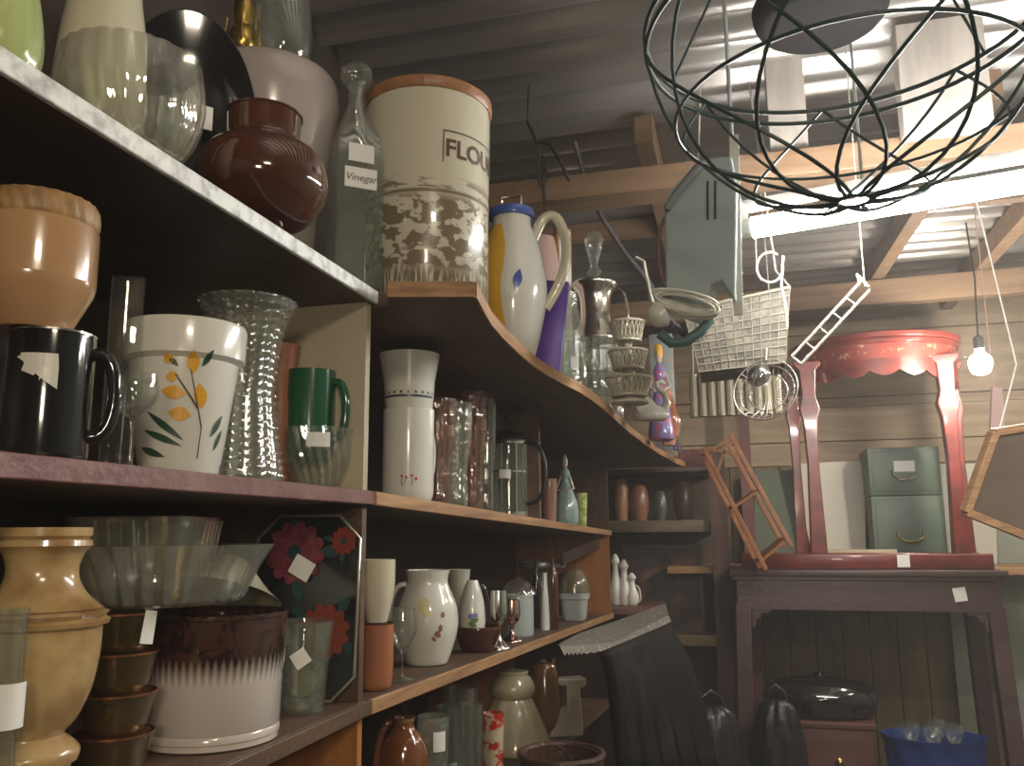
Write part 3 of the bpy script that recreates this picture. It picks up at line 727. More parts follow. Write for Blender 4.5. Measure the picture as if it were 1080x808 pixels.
# white flower pot
p, h, r = spot(188, .075, M1, 336, 122)
f_ = facing(p)
pr = [(r*.62,0),(r*.64,h*.01),(r*.66,h*.08),(r*.68,h*.1),(r*.90,h*.74),(r*.93,h*.75),(r*1.0,h*.77),(r*1.02,h*.97),(r*1.0,h)]
YL = mat('yellow_petal_paint', (.70,.36,.03), .35)
petals = [leaf(.004,.066,.020,.0055,1.6), leaf(-.012,.053,.010,.005,1.6), leaf(-.010,.040,.021,.0058,3.0), leaf(.012,.038,.022,.0058,1.75), leaf(-.004,.022,.019,.006,3.0), leaf(-.016,.068,.01,.004,2.2)]
darks = [leaf(-.016,.012,.042,.0028,2.5), leaf(-.018,.002,.038,.0028,2.75), leaf(.016,.070,.018,.0026,1.0), leaf(-.012,.066,.012,.0022,2.4), leaf(.030,.014,.024,.0028,1.0), leaf(.033,.002,.022,.0022,1.1), leaf(-.026,-.010,.026,.003,2.8)]
stems = [[(.002,.06),(.003,.06),(.015,.012),(.014,.010)], [(-.01,.055),(-.009,.056),(.011,.028),(.010,.026)], [(.014,.012),(.015,.012),(.013,-.015),(.012,-.015)]]
r0 = vessel('painted_flower_pot', 'white tapered pot painted with yellow flowers and dark green leaves', 'pot', p, pr, WHITE, sm=False, t=.005, seg=64,
   decals=[(1,[[(a_*h/.135,b_*h/.135) for a_,b_ in q] for q in petals], f_+.05, h*.22),(2,[[(a_*h/.135,b_*h/.135) for a_,b_ in q] for q in darks], f_+.05, h*.22),(3,[[(a_*h/.135,b_*h/.135) for a_,b_ in q] for q in stems], f_+.05, h*.22)], mats=[YL, GREENP, BROWNP])
# textured vase
p, h, r = spot(253, .085, M1, 310, 92)
vessel('glass_vase', 'tall waisted clear vase pressed with small square facets', 'vase', p, [(r*.92,0),(r*.95,h*.04),(r*.78,h*.3),(r*.70,h*.55),(r*.82,h*.82),(r*1.05,h*.97),(r*1.08,h)], FACET, seg=144, nsm=20, mod=lambda a,z,rr: 1+.07*max(0,math.cos(24*a))*max(0,math.cos(z*2*PI/.0095))-.02, t=.004, parts=False)
# glass bowl + green mug + brown cup
p, h, r = spot(334, .075, M1, 450, 74)
r0 = vessel('glass_bowl', 'low clear ribbed glass bowl under the green mug', 'bowl', p, [(r*.5,0),(r*.7,h*.1),(r*.95,h*.5),(r,h)], FACET, seg=132, mod=lambda a,z,rr: 1+.05*math.cos(22*a+z*120), t=.004)
sticker(r0, r*1.0, h*.78, facing(p)+.0, .030, .019)
hg = z_at(392, p.x, p.y) - (p.z + h)
rg = r*.74
pg = Vector((p.x-.014, p.y, p.z + h*.45))
hg = z_at(392, p.x, p.y) - pg.z
GREEN = mat('bottle_green_glaze', (.008,.085,.035), .15, coat=1)
r0 = vessel('green_mug', 'dark green glazed mug sitting in the ribbed glass bowl', 'mug', pg, [(rg*.8,0),(rg*.95,hg*.06),(rg,hg*.3),(rg,hg)], GREEN, t=.004)
mk('handle', arc_handle(rg*.97,hg*.25,rg*.97,hg*.88,rg*.55,facing(pg)+1.1,.006), GREEN, r0)
p, h, r = spot(362, .125, M1, 390, 34)
p.y = min(p.y, 1.058 - r)
vessel('terracotta_cup', 'stack of brown terracotta cups between green mug and cream panel', 'cup', p, [(r*.7,0),(r*.9,h*.3),(r*.92,h*.58),(r*.8,h*.62),(r*.85,h*.8),(r,h)], TERRA, t=.004, parts=False)

# =================================================================== MIDDLE SHELF, far unit
p, h, r = spot(430, .045, M2, 430, 54)
f_ = facing(p)
rfl = [ell(-.010,.0,.0022,.0025), ell(-.003,-.002,.0022,.0025), ell(.006,.001,.0022,.0025), ell(.013,-.004,.0022,.0025)]
rst = [[(-.011,-.003),(-.010,-.003),(-.009,-.014),(-.010,-.014)], [(-.003,-.005),(-.002,-.005),(-.008,-.014),(-.009,-.014)], [(.006,-.003),(.007,-.003),(.007,-.014),(.006,-.014)]]
r0 = vessel('white_mug', 'white mug with little red flowers, lower of the stacked pair', 'mug', p, [(r*.9,0),(r*.97,h*.04),(r,h*.1),(r,h)], WHITE, sm=False, t=.003, decals=[(1,rfl,f_,h*.25),(2,rst,f_,h*.25)], mats=[REDP, GREENP])
mk('handle', arc_handle(r,h*.2,r,h*.85,r*.5,f_+2.4,.004), WHITE, r0)
pu = p + Vector((0,0,h+.0005)); hu = z_at(375, p.x, p.y) - pu.z; ru = r*1.1
pr = [(ru*.82,0),(ru*.86,hu*.05),(ru*.92,hu*.5),(ru*1.1,hu)]
NAVY = mat('navy_band_paint', (.03,.04,.08), .3)
bandp = [[(x_*.004-.05,0),((x_+1)*.004-.05,0),((x_+1)*.004-.05,.0035),(x_*.004-.05,.0035)] for x_ in range(25)]
tick = [leaf(x_*.012-.05,.008,.006,.0012,1.2) for x_ in range(9)] + [leaf(x_*.012-.048,.008,.006,.001,2.0) for x_ in range(9)]
r0 = vessel('white_cup', 'white flared cup with thin navy band stacked on the red-flowered mug', 'cup', pu, pr, WHITE, sm=False, t=.003, decals=[(1,bandp+tick,f_,hu*.18)], mats=[NAVY])
# glassware row
gl_specs = [
 (464,.055,420,34,PINKGL,'tumbler','faintly tinted glass tumbler right of the stacked white mugs',False),
 (480,.035,424,36,CLEARB,'tumbler','tall clear faceted glass with a small white sticker on its front',True),
 (499,.055,412,30,PINKGL,'tumbler','pink-tinged ribbed tall glass between clear glasses and french press',False),
 (513,.04,414,22,CLEAR,'tumbler','slim clear straight glass next to the french press',True)]
for px,ins,top,wp,mt_,nm,lab,st in gl_specs:
    p, h, r = spot(px,ins,M2,top,wp)
    r0 = vessel(nm, lab, 'glass', p, [(r*.7,0),(r*.75,h*.1),(r*.7,h*.35),(r*.9,h*.6),(r,h)], mt_, seg=60, mod=ribs(12,.03), t=.002)
    if st: sticker(r0, r*.95, h*.72, facing(p)-.3, .012, .02)
# french press
p, h, r = spot(537,.06,M2,452,38)
r0 = thing('french_press', 'glass french press with black handle and lid before the divider', 'coffee maker', p)
f_ = facing(p)
m = MB(); m.lathe(shell([(r*.95,.006),(r,h*.05),(r,h*.9)],.002),40); o = mk('beaker', m, CLEAR, r0)
m = MB(); m.lathe([(0,0),(r*1.06,0),(r*1.06,h*.06),(r*.98,h*.06),(0,h*.05)],40)
for k in range(4): a_ = k*PI/2+f_+.4; m.bar((r*1.05*math.cos(a_),r*1.05*math.sin(a_),h*.03),(r*1.05*math.cos(a_),r*1.05*math.sin(a_),h*.85),.004,.002,(math.cos(a_),math.sin(a_),0))
for zz in (h*.5,h*.83): m.lathe([(r*1.02,zz),(r*1.06,zz),(r*1.06,zz+.005),(r*1.02,zz+.005)],40)
mk('frame', m, CHROME, r0)
m = MB(); m.lathe(smoothp([(0,h*.88),(r*1.08,h*.88),(r*1.05,h*.93),(r*.5,h*.98),(0,h)],3),32); m.tube([(0,0,h),(0,0,h*1.15)],.002,6); m.lathe([(0,h*1.12),(.008,h*1.13),(.009,h*1.17),(0,h*1.19)],14); mk('lid', m, BLACK, r0)
mk('handle', arc_handle(r*1.05,h*.15,r*1.05,h*.85,r*1.1,f_+1.2,.005), BLACK, r0)
sticker(r0, r*1.07, h*.48, f_-.2, .028, .020)
# bay beyond divider
p, h, r = spot(580,.05,M2,505,16)
vessel('pink_cup', 'tiny pinkish cup just past the divider on the middle shelf', 'cup', p, cup_prof(h,r), mat('pink_brown_glaze',(.4,.2,.17),.3,coat=.5), parts=False)
p, h, r = spot(597,.03,M2,478,26)
r0 = thing('lady_figurine', 'pale aqua crinoline lady figurine on the middle shelf', 'figurine', p)
m = MB(); m.lathe(smoothp([(0,0),(r*.9,0),(r,h*.15),(r*.85,h*.35),(r*.3,h*.6),(r*.4,h*.72),(r*.15,h*.8),(0,h*.8)],3),28,mod=ribs(10,.04)); mk('gown', m, mat('aqua_glaze',(.33,.48,.46),.25,coat=.6), r0)
m = MB(); m.lathe(smoothp([(0,h*.78),(r*.2,h*.83),(r*.22,h*.92),(0,h)],3),16); m.tube([(-r*.3,0,h*.7),(-r*.7,-r*.2,h*.5),(-r*.2,-r*.6,h*.45)],r*.1,8); m.tube([(r*.3,0,h*.7),(r*.7,-r*.2,h*.5),(r*.3,-r*.6,h*.45)],r*.1,8); mk('torso', m, CREAM, r0)
p, h, r = spot(613,.03,M2,520,14)
vessel('lime_pot', 'tiny lime and white pot beside the aqua figurine', 'pot', p, cup_prof(h,r), mat('lime_white_glaze',(.55,.58,.3),.3,noise=(60,(.3,.4,.05),.5,.55)), parts=False)
p, h, r = spot(621,.10,M2,500,42)
zb_ = 0
for k in range(5):
    hh = .050; pk = p + Vector((0,0,zb_)); zb_ += .034
    vessel('stacked_bowl', ['lowest small beige bowl in the stack behind the lime pot','second beige bowl from the bottom of the stack of five','middle beige bowl of the stack of five','second from top beige bowl of the stack of five','topmost beige bowl of the stack of five'][k], 'bowl', pk, [(r*.45,0),(r*.55,.003),(r*.8,hh*.6),(r,hh)], mat('beige_stoneware_%d'%k,(.30+.03*k,.24,.16),.35,coat=.3), t=.003, parts=False, group='stack of small beige bowls')

# =================================================================== LOWER SHELF, near unit
ALAB = mat('veined_alabaster', (.48,.33,.15), .25, coat=.5, noise=(14,(.24,.12,.04),.48,.66), bump=(8,.05))
p, h, r = spot(22,.055,B1,557,134)
r0 = thing('alabaster_urn', 'veined honey-coloured alabaster urn at the lower left corner', 'urn', p)
m = MB(); m.lathe([(0,0),(r*.80,0),(r*.80,h*.11),(r*.70,h*.12),(r*.60,h*.15),(r*.64,h*.19)]+smoothp([(r*.72,h*.20),(r*.74,h*.235),(r*.60,h*.27),(r*.50,h*.29),(r*.66,h*.335),(r*.84,h*.43),(r*.93,h*.55),(r*.94,h*.65)],4)+[(r*1.03,h*.66),(r*1.05,h*.675),(r*.97,h*.685),(r*1.03,h*.70),(r*.9,h*.715),(0,h*.715)],64); mk('bowl', m, ALAB, r0)
m = MB(); m.lathe([(0,h*.715)]+smoothp([(r*.93,h*.715),(r*.70,h*.76),(r*.56,h*.81),(r*.53,h*.86),(r*.60,h*.91)],4)+[(r*.66,h*.925),(r*.72,h*.935),(r*.70,h*.955),(r*.64,h*.96),(r*.70,h*.97),(r*.70,h*1.0),(0,h*1.0)],64); mk('neck', m, ALAB, r0)
# far-left glass
p, h, r = spot(-10,.02,B1,640,34)
r0 = vessel('glass_jar', 'clear glass jar cut by the left frame edge before the urn', 'jar', p, cup_prof(h,r), CLEAR, t=.003)
sticker(r0, r, h*.6, facing(p)+.5, .02,.03)
# amber stack
p, h, r = spot(118,.09,B1,642,86)
AM = []
zz = 0; hk = h/4
r0 = None
for k in range(4):
    rr = r*(.92-.02*k)
    lab = ['lowest smoky amber tumbler in the stack beneath the glass dishes','second smoky amber tumbler from the bottom of the stack','third smoky amber tumbler from the bottom of the stack','topmost smoky amber tumbler, directly under the glass dishes'][k]
    q = vessel('amber_tumbler', lab, 'glass', p+Vector((0,0,hk*k)), [(rr*.72,0),(rr*.78,hk*.1),(rr*.9,hk*.6),(rr,hk*.93),(rr*.97,hk*.985)], SMOKE, t=.003, group='stack of amber tumblers', body='tumbler_wall')
    m = MB(); m.lathe([(rr*.97,hk*.9),(rr*1.02,hk*.93),(rr*1.02,hk*.985),(rr*.97,hk*.985)],40); o = mk('gilt_rim', m, mat('copper_gilt_%d'%k,(.45,.2,.1),.25,.9), q)
    if k == 3: sticker(q, rr*1.02, hk*.62, facing(p)+.75, .014,.030, -.15)
# two glass dishes
zd = p.z + h
pD = Vector((p.x-.03, p.y+.075, zd + .0015))
wl = .115
def oval(a, z, rr): return 1 + .03*math.cos(30*a)
c_ = onY(168, 600, pD.y); 
pl_ = spot(222,.078,B1,640,146); zd = max(zd, pl_[0].z + pl_[1]); pD = Vector((-.572, .765, zd+.003)); 
hh = z_at(575, pD.x, pD.y) - pD.z
vessel('glass_dish', 'large clear oval glass serving dish balanced on the amber tumblers', 'dish', pD, [(.070,0),(.078,.004),(.092,hh*.6),(.106,hh)], RIBGL, seg=120, mod=oval, sx=.95, sy=1.12, t=.004, parts=False)
p2 = Vector((pD.x-.015, pD.y-.01, pD.z+.014)); h2 = z_at(546, p2.x, p2.y) - p2.z
m = MB()
def rrect(a, z, rr):
    c = max(abs(math.cos(a)), abs(math.sin(a))); return min(1/c, 1.28)
m.lathe(shell(smoothp([(.044,0),(.048,.004),(.054,h2*.6),(.060,h2)],3),.0035), 80, mod=rrect, sy=1.05)
m.mi = 0
for k in range(5): 
    xx = .012*(k-2)
    m.bar((.060,xx,h2*.35),(.068,xx,h2*.95),.0022,.0022)
    m.bar((xx,-.055,h2*.35),(xx,-.066,h2*.95),.0022,.0022)
one('glass_dish', 'smaller rectangular clear glass dish nested in the oval one', 'dish', m, RIBGL, loc=p2, rot=(0,0,.3))
# brown and white planter
p, h, r = spot(222,.078,B1,640,146)
f_ = facing(p)
def planter():
    m, nt, P_ = newmat('brown_over_white_glaze'); P_.inputs['Roughness'].default_value = .18; P_.inputs['Coat Weight'].default_value = .9
    tc = N(nt,'ShaderNodeTexCoord'); sp = N(nt,'ShaderNodeSeparateXYZ'); L(nt, tc.outputs['Object'], sp.inputs[0])
    at = N(nt,'ShaderNodeMath', operation='ARCTAN2'); L(nt, sp.outputs[1], at.inputs[0]); L(nt, sp.outputs[0], at.inputs[1])
    ml = N(nt,'ShaderNodeMath', operation='MULTIPLY'); ml.inputs[1].default_value = 60; L(nt, at.outputs[0], ml.inputs[0])
    sn = N(nt,'ShaderNodeMath', operation='SINE'); L(nt, ml.outputs[0], sn.inputs[0])
    ms = N(nt,'ShaderNodeMath', operation='MULTIPLY'); ms.inputs[1].default_value = .0045; L(nt, sn.outputs[0], ms.inputs[0])
    ad = N(nt,'ShaderNodeMath', operation='ADD'); L(nt, sp.outputs[2], ad.inputs[0]); L(nt, ms.outputs[0], ad.inputs[1])
    mr = N(nt,'ShaderNodeMapRange'); mr.inputs['From Min'].default_value = h*.50; mr.inputs['From Max'].default_value = h*.66; L(nt, ad.outputs[0], mr.inputs[0])
    nz = N(nt,'ShaderNodeTexNoise'); nz.inputs['Scale'].default_value = 26; nz.inputs['Detail'].default_value = 2; nz.inputs['Distortion'].default_value = 2.5; L(nt, tc.outputs['Object'], nz.inputs['Vector'])
    rp = N(nt,'ShaderNodeValToRGB'); rp.color_ramp.elements[0].position = .42; rp.color_ramp.elements[0].color = (.020,.008,.006,1); rp.color_ramp.elements[1].position = .5; rp.color_ramp.elements[1].color = (.055,.022,.015,1)
    L(nt, nz.outputs['Fac'], rp.inputs[0])
    mx = N(nt,'ShaderNodeMix', data_type='RGBA'); L(nt, mr.outputs[0], mx.inputs['Factor']); mx.inputs['A'].default_value = (.56,.50,.45,1); L(nt, rp.outputs[0], mx.inputs['B']); L(nt, mx.outputs['Result'], P_.inputs['Base Color'])
    bp = N(nt,'ShaderNodeBump'); bp.inputs['Strength'].default_value = .4; bp.inputs['Distance'].default_value = .003
    b2 = N(nt,'ShaderNodeMath', operation='MULTIPLY'); L(nt, nz.outputs['Fac'], b2.inputs[0]); L(nt, mr.outputs[0], b2.inputs[1]); L(nt, b2.outputs[0], bp.inputs['Height']); L(nt, bp.outputs[0], P_.inputs['Normal'])
    return m
pr = [(r*.90,0),(r*.93,h*.01),(r*.93,h*.05),(r*.95,h*.06),(r*.95,h*.10),(r*.93,h*.115),(r*.95,h*.13),(r*.96,h*.5),(r*.98,h*.58),(r*.99,h*.64),(r*1.0,h*.96),(r*1.02,h*.97),(r*1.02,h)]
vessel('planter', 'cylindrical planter, dark brown embossed top dripping over a white body', 'planter', p, pr, planter(), sm=False, t=.005, seg=72, parts=False)
# tumbler with stickers
p, h, r = spot(318,.05,B1,652,62)
r0 = vessel('tumbler', 'large clear glass tumbler with two white stickers right of the planter', 'glass', p, [(r*.68,0),(r*.74,h*.06),(r*.85,h*.5),(r,h*.94),(r*1.03,h)], GREENGL, seg=60, mod=lambda a,z,rr: 1+.02*math.cos(9*a), t=.004)
sticker(r0, r*.93, h*.62, facing(p)-.1, .019,.019,.6); sticker(r0, r*1.0, h*.85, facing(p)-1.0, .018,.022)
# cream bowls behind it
p, h, r = spot(300,.13,B1,640,90)
zz_ = pl_[0].z + pl_[1]
m = MB(); m.lathe(shell(smoothp([(.02,0),(.026,.004),(.052,.03),(.072,.045)],4),.003),48,rot=Matrix.Rotation(math.radians(158),3,'X')); one('cream_bowl', 'shallow cream bowl tipped upside down on the planter and clear tumbler', 'bowl', m, CREAM, loc=(-.60,.925,zz_+.052))
# floral tray standing
p, h, r = spot(362,.09,B1,552,76)
p.y = 1.025; 
tr_ = thing('floral_tray', 'black octagonal tray painted with red and pink flowers, standing upright', 'tray', p, .0)
W_ = .070; H_ = z_at(548, p.x, p.y) - p.z
c0 = .03
def oct_(w_, h_, c): return [(-w_+c,0),(w_-c,0),(w_,c),(w_,h_-c),(w_-c,h_),(-w_+c,h_),(-w_,h_-c),(-w_,c)]
m = MB(); m.prism(oct_(W_,H_,c0),.004)
mt_ = [BLACKGL, mat('crimson_petals',(.15,.015,.03),.4,noise=(60,(.24,.05,.07),.4,.6)), mat('orange_red_petals',(.20,.03,.012),.4), mat('teal_leaves',(.012,.05,.05),.4), YELLOWP, mat('pale_petals',(.5,.42,.3),.4)]
def flat(poly, mi, y=-.003):
    poly = [(max(-W_+.004, min(W_-.004, a_)), max(.004, min(H_-.004, b_))) for a_, b_ in poly]; m.mi = mi; m.add([(x_, y, z_) for x_, z_ in poly], [tuple(range(len(poly)))])
k_ = 0
for (cx, cz, R_, mi) in ((-.018,.185,.040,1),(.028,.085,.034,2),(-.045,.08,.025,1),(.05,.20,.018,2),(.0,.025,.02,5)):
    for a_ in range(12):
        t_ = a_*PI/6+cx*9; flat(ell(cx+math.cos(t_)*R_*.6, cz+math.sin(t_)*R_*.6, R_*.45, R_*.26, t_), mi, -.0028-.0001*a_)
    flat(ell(cx,cz,R_*.25,R_*.25), 3 if mi != 5 else 4, -.0042)
    for a_ in range(4): t_ = a_*1.6+cx*20+.4; flat(leaf(cx+math.cos(t_)*R_*1.25, cz+math.sin(t_)*R_*1.2, R_*.9, R_*.2, t_), 3, -.0024)
mk('painted_panel', m, mt_, tr_, smooth=0)
m = MB(); ov = oct_(W_+.002,H_,c0); 
m.tube([(a_,-.004,b_+.001) for a_,b_ in ov], .0022, 6, closed=True); mk('gilt_rim', m, mat('silver_gilt_rim',(.5,.46,.36),.3,.8), tr_)
m = MB(); m.box((-.005,-.008,.165),(.030,.0012,.026),Matrix.Rotation(.5,3,'Y')); mk('price_sticker', m, PAPER, tr_)
tr_.rotation_euler = (math.radians(-3), 0, math.radians(4)); tr_.location = (XF-.076, 1.030, p.z+.004)

# =================================================================== LOWER SHELF, far unit
p, h, r = spot(396,.03,B2,655,36)
r0 = vessel('terracotta_mug', 'brown terracotta mug right of the floral tray', 'mug', p, [(r*.75,0),(r*.95,h*.1),(r,h*.5),(r,h)], TERRA, t=.004)
m = MB(); m.lathe([(r*.98,h*.98),(r*1.03,h*.98),(r*1.03,h),(r*.98,h)],40); mk('rim', m, BROWNGL, r0)
p2 = p+Vector((0,0,h+.0005)); h2 = z_at(590, p.x, p.y)-p2.z
vessel('white_bowl', 'white ceramic pot stacked on the terracotta mug', 'pot', p2, [(r*.6,0),(r*.7,h2*.1),(r*1.0,h2*.5),(r*1.05,h2)], CREAM, t=.003, parts=False)
p, h, r = spot(424,.025,B2,640,30)
vessel('wine_glass', 'clear stemmed wine glass in front of the white floral jug', 'glass', p, [(r*.8,0),(r*.8,h*.03),(r*.12,h*.08),(r*.1,h*.35),(r*.6,h*.5),(r,h*.7),(r*.85,h)], CLEAR, t=.0015, parts=False)
p, h, r = spot(450,.07,B2,600,66)
f_ = facing(p)
lf = [leaf(.018,.0,.014,.004,.6),leaf(.024,.008,.014,.004,1.6),leaf(.012,-.01,.012,.003,2.4),ell(.02,-.004,.005,.004),ell(.028,.03,.004,.005)]
yf = [ell(-.006,.055,.010,.012),ell(-.0,.042,.006,.008)]
r0 = vessel('white_jug', 'round white jug with handle, yellow bloom and brown leaf print', 'jug', p, [(r*.6,0),(r*.7,h*.04),(r*.98,h*.35),(r*.95,h*.6),(r*.7,h*.82),(r*.66,h*.9),(r*.72,h)], WHITE, t=.004, decals=[(1,lf,f_,h*.35),(2,yf,f_,h*.3)], mats=[mat('faded_brown_leaf',(.28,.12,.10),.4), mat('pale_yellow_print',(.62,.56,.26),.4)])
mk('handle', arc_handle(r*.8,h*.25,r*.68,h*.85,r*.45,f_-1.5,.005), WHITE, r0)
p, h, r = spot(484,.10,B2,600,24)
vessel('grey_vase', 'plain tall grey-white tapered vase behind the white floral jug', 'vase', p, [(r*.6,0),(r*.75,h*.5),(r,h)], mat('grey_white_glaze',(.40,.40,.33),.3,coat=.4), t=.003, parts=False)
# brown bowl with oval floral jug on it
p, h, r = spot(504,.05,B2,658,48)
vessel('brown_dish', 'low dark brown bowl under the oval floral jug', 'bowl', p, [(r*.6,0),(r*.8,h*.2),(r,h*.8),(r,h)], BROWNGL, t=.004, parts=False)
p2 = p+Vector((-.01,-.005,h*.25)); h2 = z_at(612,p2.x,p2.y)-p2.z; r2 = r*.58; f_ = facing(p2)
r0 = vessel('floral_jug', 'small oval white jug with blue and green flower print standing in brown bowl', 'jug', p2, [(r2*.5,0),(r2*.9,h2*.2),(r2,h2*.45),(r2*.75,h2*.8),(r2*.4,h2*1.0)], WHITE, t=.003, decals=[(1,[leaf(.004,-.004,.02,.005,.3),leaf(.0,-.012,.02,.005,2.8)],f_,h2*.42),(2,[ell(-.003,.004,.006,.006),ell(.006,.006,.005,.005)],f_,h2*.42)], mats=[mat('green_leaf_print',(.10,.22,.05),.4), mat('blue_flower_print',(.2,.2,.42),.4)])
mk('handle', arc_handle(r2*.9,h2*.3,r2*.5,h2*.95,r2*.5,f_+1.4,.003), BLACKGL, r0)
# silver candlesticks
for px, ins, top, wp, lab in ((526,.02,622,20,'polished silver goblet in front of the glass jar'),(540,.04,632,18,'rosy metal goblet just right of the silver goblet')):
    p, h, r = spot(px,ins,B2,top,wp)
    vessel('metal_goblet', lab, 'goblet', p, [(r*1.2,0),(r*1.1,h*.05),(r*.3,h*.2),(r*.25,h*.38),(r*.8,h*.5),(r,h*.7),(r*.9,h)], SILVER if px == 526 else mat('rose_metal',(.7,.5,.45),.2,1), t=.002, parts=False)
# jar with metal lid
p, h, r = spot(547,.07,B2,608,34)
r0 = vessel('storage_jar', 'squat glass storage jar with grey lid on lower shelf', 'jar', p, [(r*.85,0),(r*.95,h*.05),(r*.95,h*.6),(r*.9,h*.7)], mat('frosted_grey_jar',(.36,.40,.38),.2,coat=.6), t=.003)
m = MB(); m.lathe(smoothp([(0,h*.68),(r*1.05,h*.68),(r*1.05,h*.76),(r*.7,h*.9),(r*.3,h*.96),(0,h)],3),36); mk('lid', m, GREENGL, r0)
p, h, r = spot(566,.09,B2,590,10)
m = MB(); m.lathe(smoothp([(r*.8,0),(r,h*.05),(r,h*.6),(r*.4,h*.8),(r*.35,h)],3),24); one('dark_bottle', 'slim black bottle between storage jar and white container', 'bottle', m, BLACKGL, loc=p)
p, h, r = spot(575,.05,B2,604,10)
m = MB(); m.lathe(smoothp([(r*.8,0),(r,h*.05),(r*.8,h*.6),(r*.5,h*.8),(r*.5,h)],3),24); one('white_bottle', 'slim white bottle left of the dark post-like bottle', 'bottle', m, WHITE, loc=p)
p, h, r = spot(584,.03,B2,588,11)
m = MB(); m.lathe(smoothp([(r*.8,0),(r,h*.05),(r,h*.7),(r*.4,h*.85),(r*.35,h)],3),24); one('brown_bottle', 'slim dark brown bottle with shiny side left of grey tub', 'bottle', m, BROWNGL, loc=p)
p, h, r = spot(606,.05,B2,624,34)
r0 = vessel('plastic_tub', 'square grey-white tub with ridged side on the lower shelf', 'tub', p, [(r*.72,0),(r*.8,h*.1),(r*.9,h*.75),(r*1.0,h*.78),(r*1.02,h)], GREYPL, seg=40, mod=lambda a,z,rr: min(1/max(abs(math.cos(a)),abs(math.sin(a))),1.2)*.88, sm=False, t=.003)
p2 = p+Vector((0,0,h+.001)); h2 = z_at(600,p2.x,p2.y)-p2.z
vessel('upturned_bowl', 'olive brown bowl turned upside down on the grey tub', 'bowl', p2, [(r*1.0,0),(r*.9,h2*.5),(r*.5,h2*.95),(r*.2,h2)], mat('olive_glass',(.16,.13,.07),.2,coat=.8), t=0, parts=False)
p, h, r = spot(632,.12,B2,590,50)
m = MB(); rr_ = h*.42; m.lathe([(0,0),(rr_*.6,0),(rr_,.014),(rr_,.017),(rr_*.6,.004),(0,.004)],48,rot=Matrix.Rotation(math.radians(75),3,'X'),o=(0,0,rr_+.002)); one('dark_plate', 'dark round plate leaning against the orange end panel', 'plate', m, BLACKGL, loc=(XF-.13, 3.02, p.z+.003), rot=(0,0,.05))
# blender bits near top of the bay
p, h, r = spot(572,.14,B2,592,50)
m = MB(); m.lathe(smoothp([(r*.6,0),(r*.7,h*.3),(r*.6,h*.8),(r,h*.9),(r,h)],3),36); one('stew_pot', 'tall grey metal pot with lid at the back of the lower shelf', 'pot', m, mat('dull_grey_metal',(.30,.30,.28),.35,.7), loc=p)
# slanted plank
a = Vector((XF-.03, 2.3, z_at(592, XF-.03, 2.3))); b = Vector((XF-.03, 3.14, z_at(568, XF-.03, 3.14)))
a = Vector((-.60, 2.25, 0)); 
pa = onX(592,590,-.52); pb = onX(641,566,-.52); pb = Vector((-.52, 3.15, min(pb.z, 1.06)))
m = MB(); m.bar(pa, pb, .012, .035); one('loose_plank', 'narrow brown plank slanting under the middle shelf', 'plank', m, DARKWOOD)
# porcelain figures past the end panel on a stub shelf
YS = 3.38
pq = onY(645,638,YS); 
m = MB(); m.box((-.56,3.42,pq.z-.012),(.46,.38,.02),bev=.002); one('side_shelf', 'reddish stub shelf past the orange end panel carrying white porcelain', 'shelf', m, REDEDGE)
for k,(px,top,wp,lab) in enumerate(((650,584,12,'leftmost tall white porcelain figure past the orange panel'),(659,590,12,'middle white porcelain bottle past the orange panel'),(667,604,12,'right white porcelain cup with loop handle past the panel'))):
    q0 = onY(px,636,YS); hh = onY(px,top,YS).z-pq.z; rr = wp/2*YS/F
    r0 = vessel('porcelain_figure', lab, 'figurine', Vector((q0.x,YS,pq.z+.0)), [(rr*.8,0),(rr*1.1,hh*.1),(rr*1.2,hh*.3),(rr*.7,hh*.55),(rr*.5,hh*.75),(rr*.8,hh*.85),(rr*.2,hh)], WHITE, t=0)
    if k == 2: mk('handle', arc_handle(rr,hh*.1,rr*.6,hh*.6,.015,-.2,.003), WHITE, r0)

# =================================================================== BOTTOM SHELF (far unit, z .64)
zl = L2(0)
p, h, r = spot(424,.06,L2,752,56)
JB = mat('brown_cream_glaze',(.16,.05,.015),.15,coat=1,noise=(4,(.45,.33,.16),.55,.6,(1,1,3)))
r0 = vessel('brown_jug', 'brown glazed jug fading to cream at the bottom shelf left end', 'jug', p, [(r*.7,0),(r*.95,h*.3),(r,h*.55),(r*.8,h*.8),(r*.4,h*.92),(r*.45,h)], JB, t=.004)
mk('handle', arc_handle(r*.9,h*.5,r*.45,h*.97,r*.3,facing(p)-1.4,.006), JB, r0)
for k,(px,ins,top,wp,lab,st) in enumerate(((456,.03,752,34,'short clear tumbler beside the brown and cream jug',1),(486,.08,722,36,'clear tall glass with dark drawing left of the gold shade',0),(474,.13,742,30,'clear plain glass behind the short tumbler',0),(497,.02,740,26,'slim clear glass directly before the gold fluted shade',0))):
    p, h, r = spot(px,ins,L2,top,wp)
    r0 = vessel('tumbler', lab, 'glass', p, cup_prof(h,r), CLEAR if k%2 else CLEARB, t=.002)
    if st: sticker(r0, r, h*.8, facing(p)+.4, .02,.03)
    else: sticker(r0, r*.93, h*.2, facing(p), .03,.02)
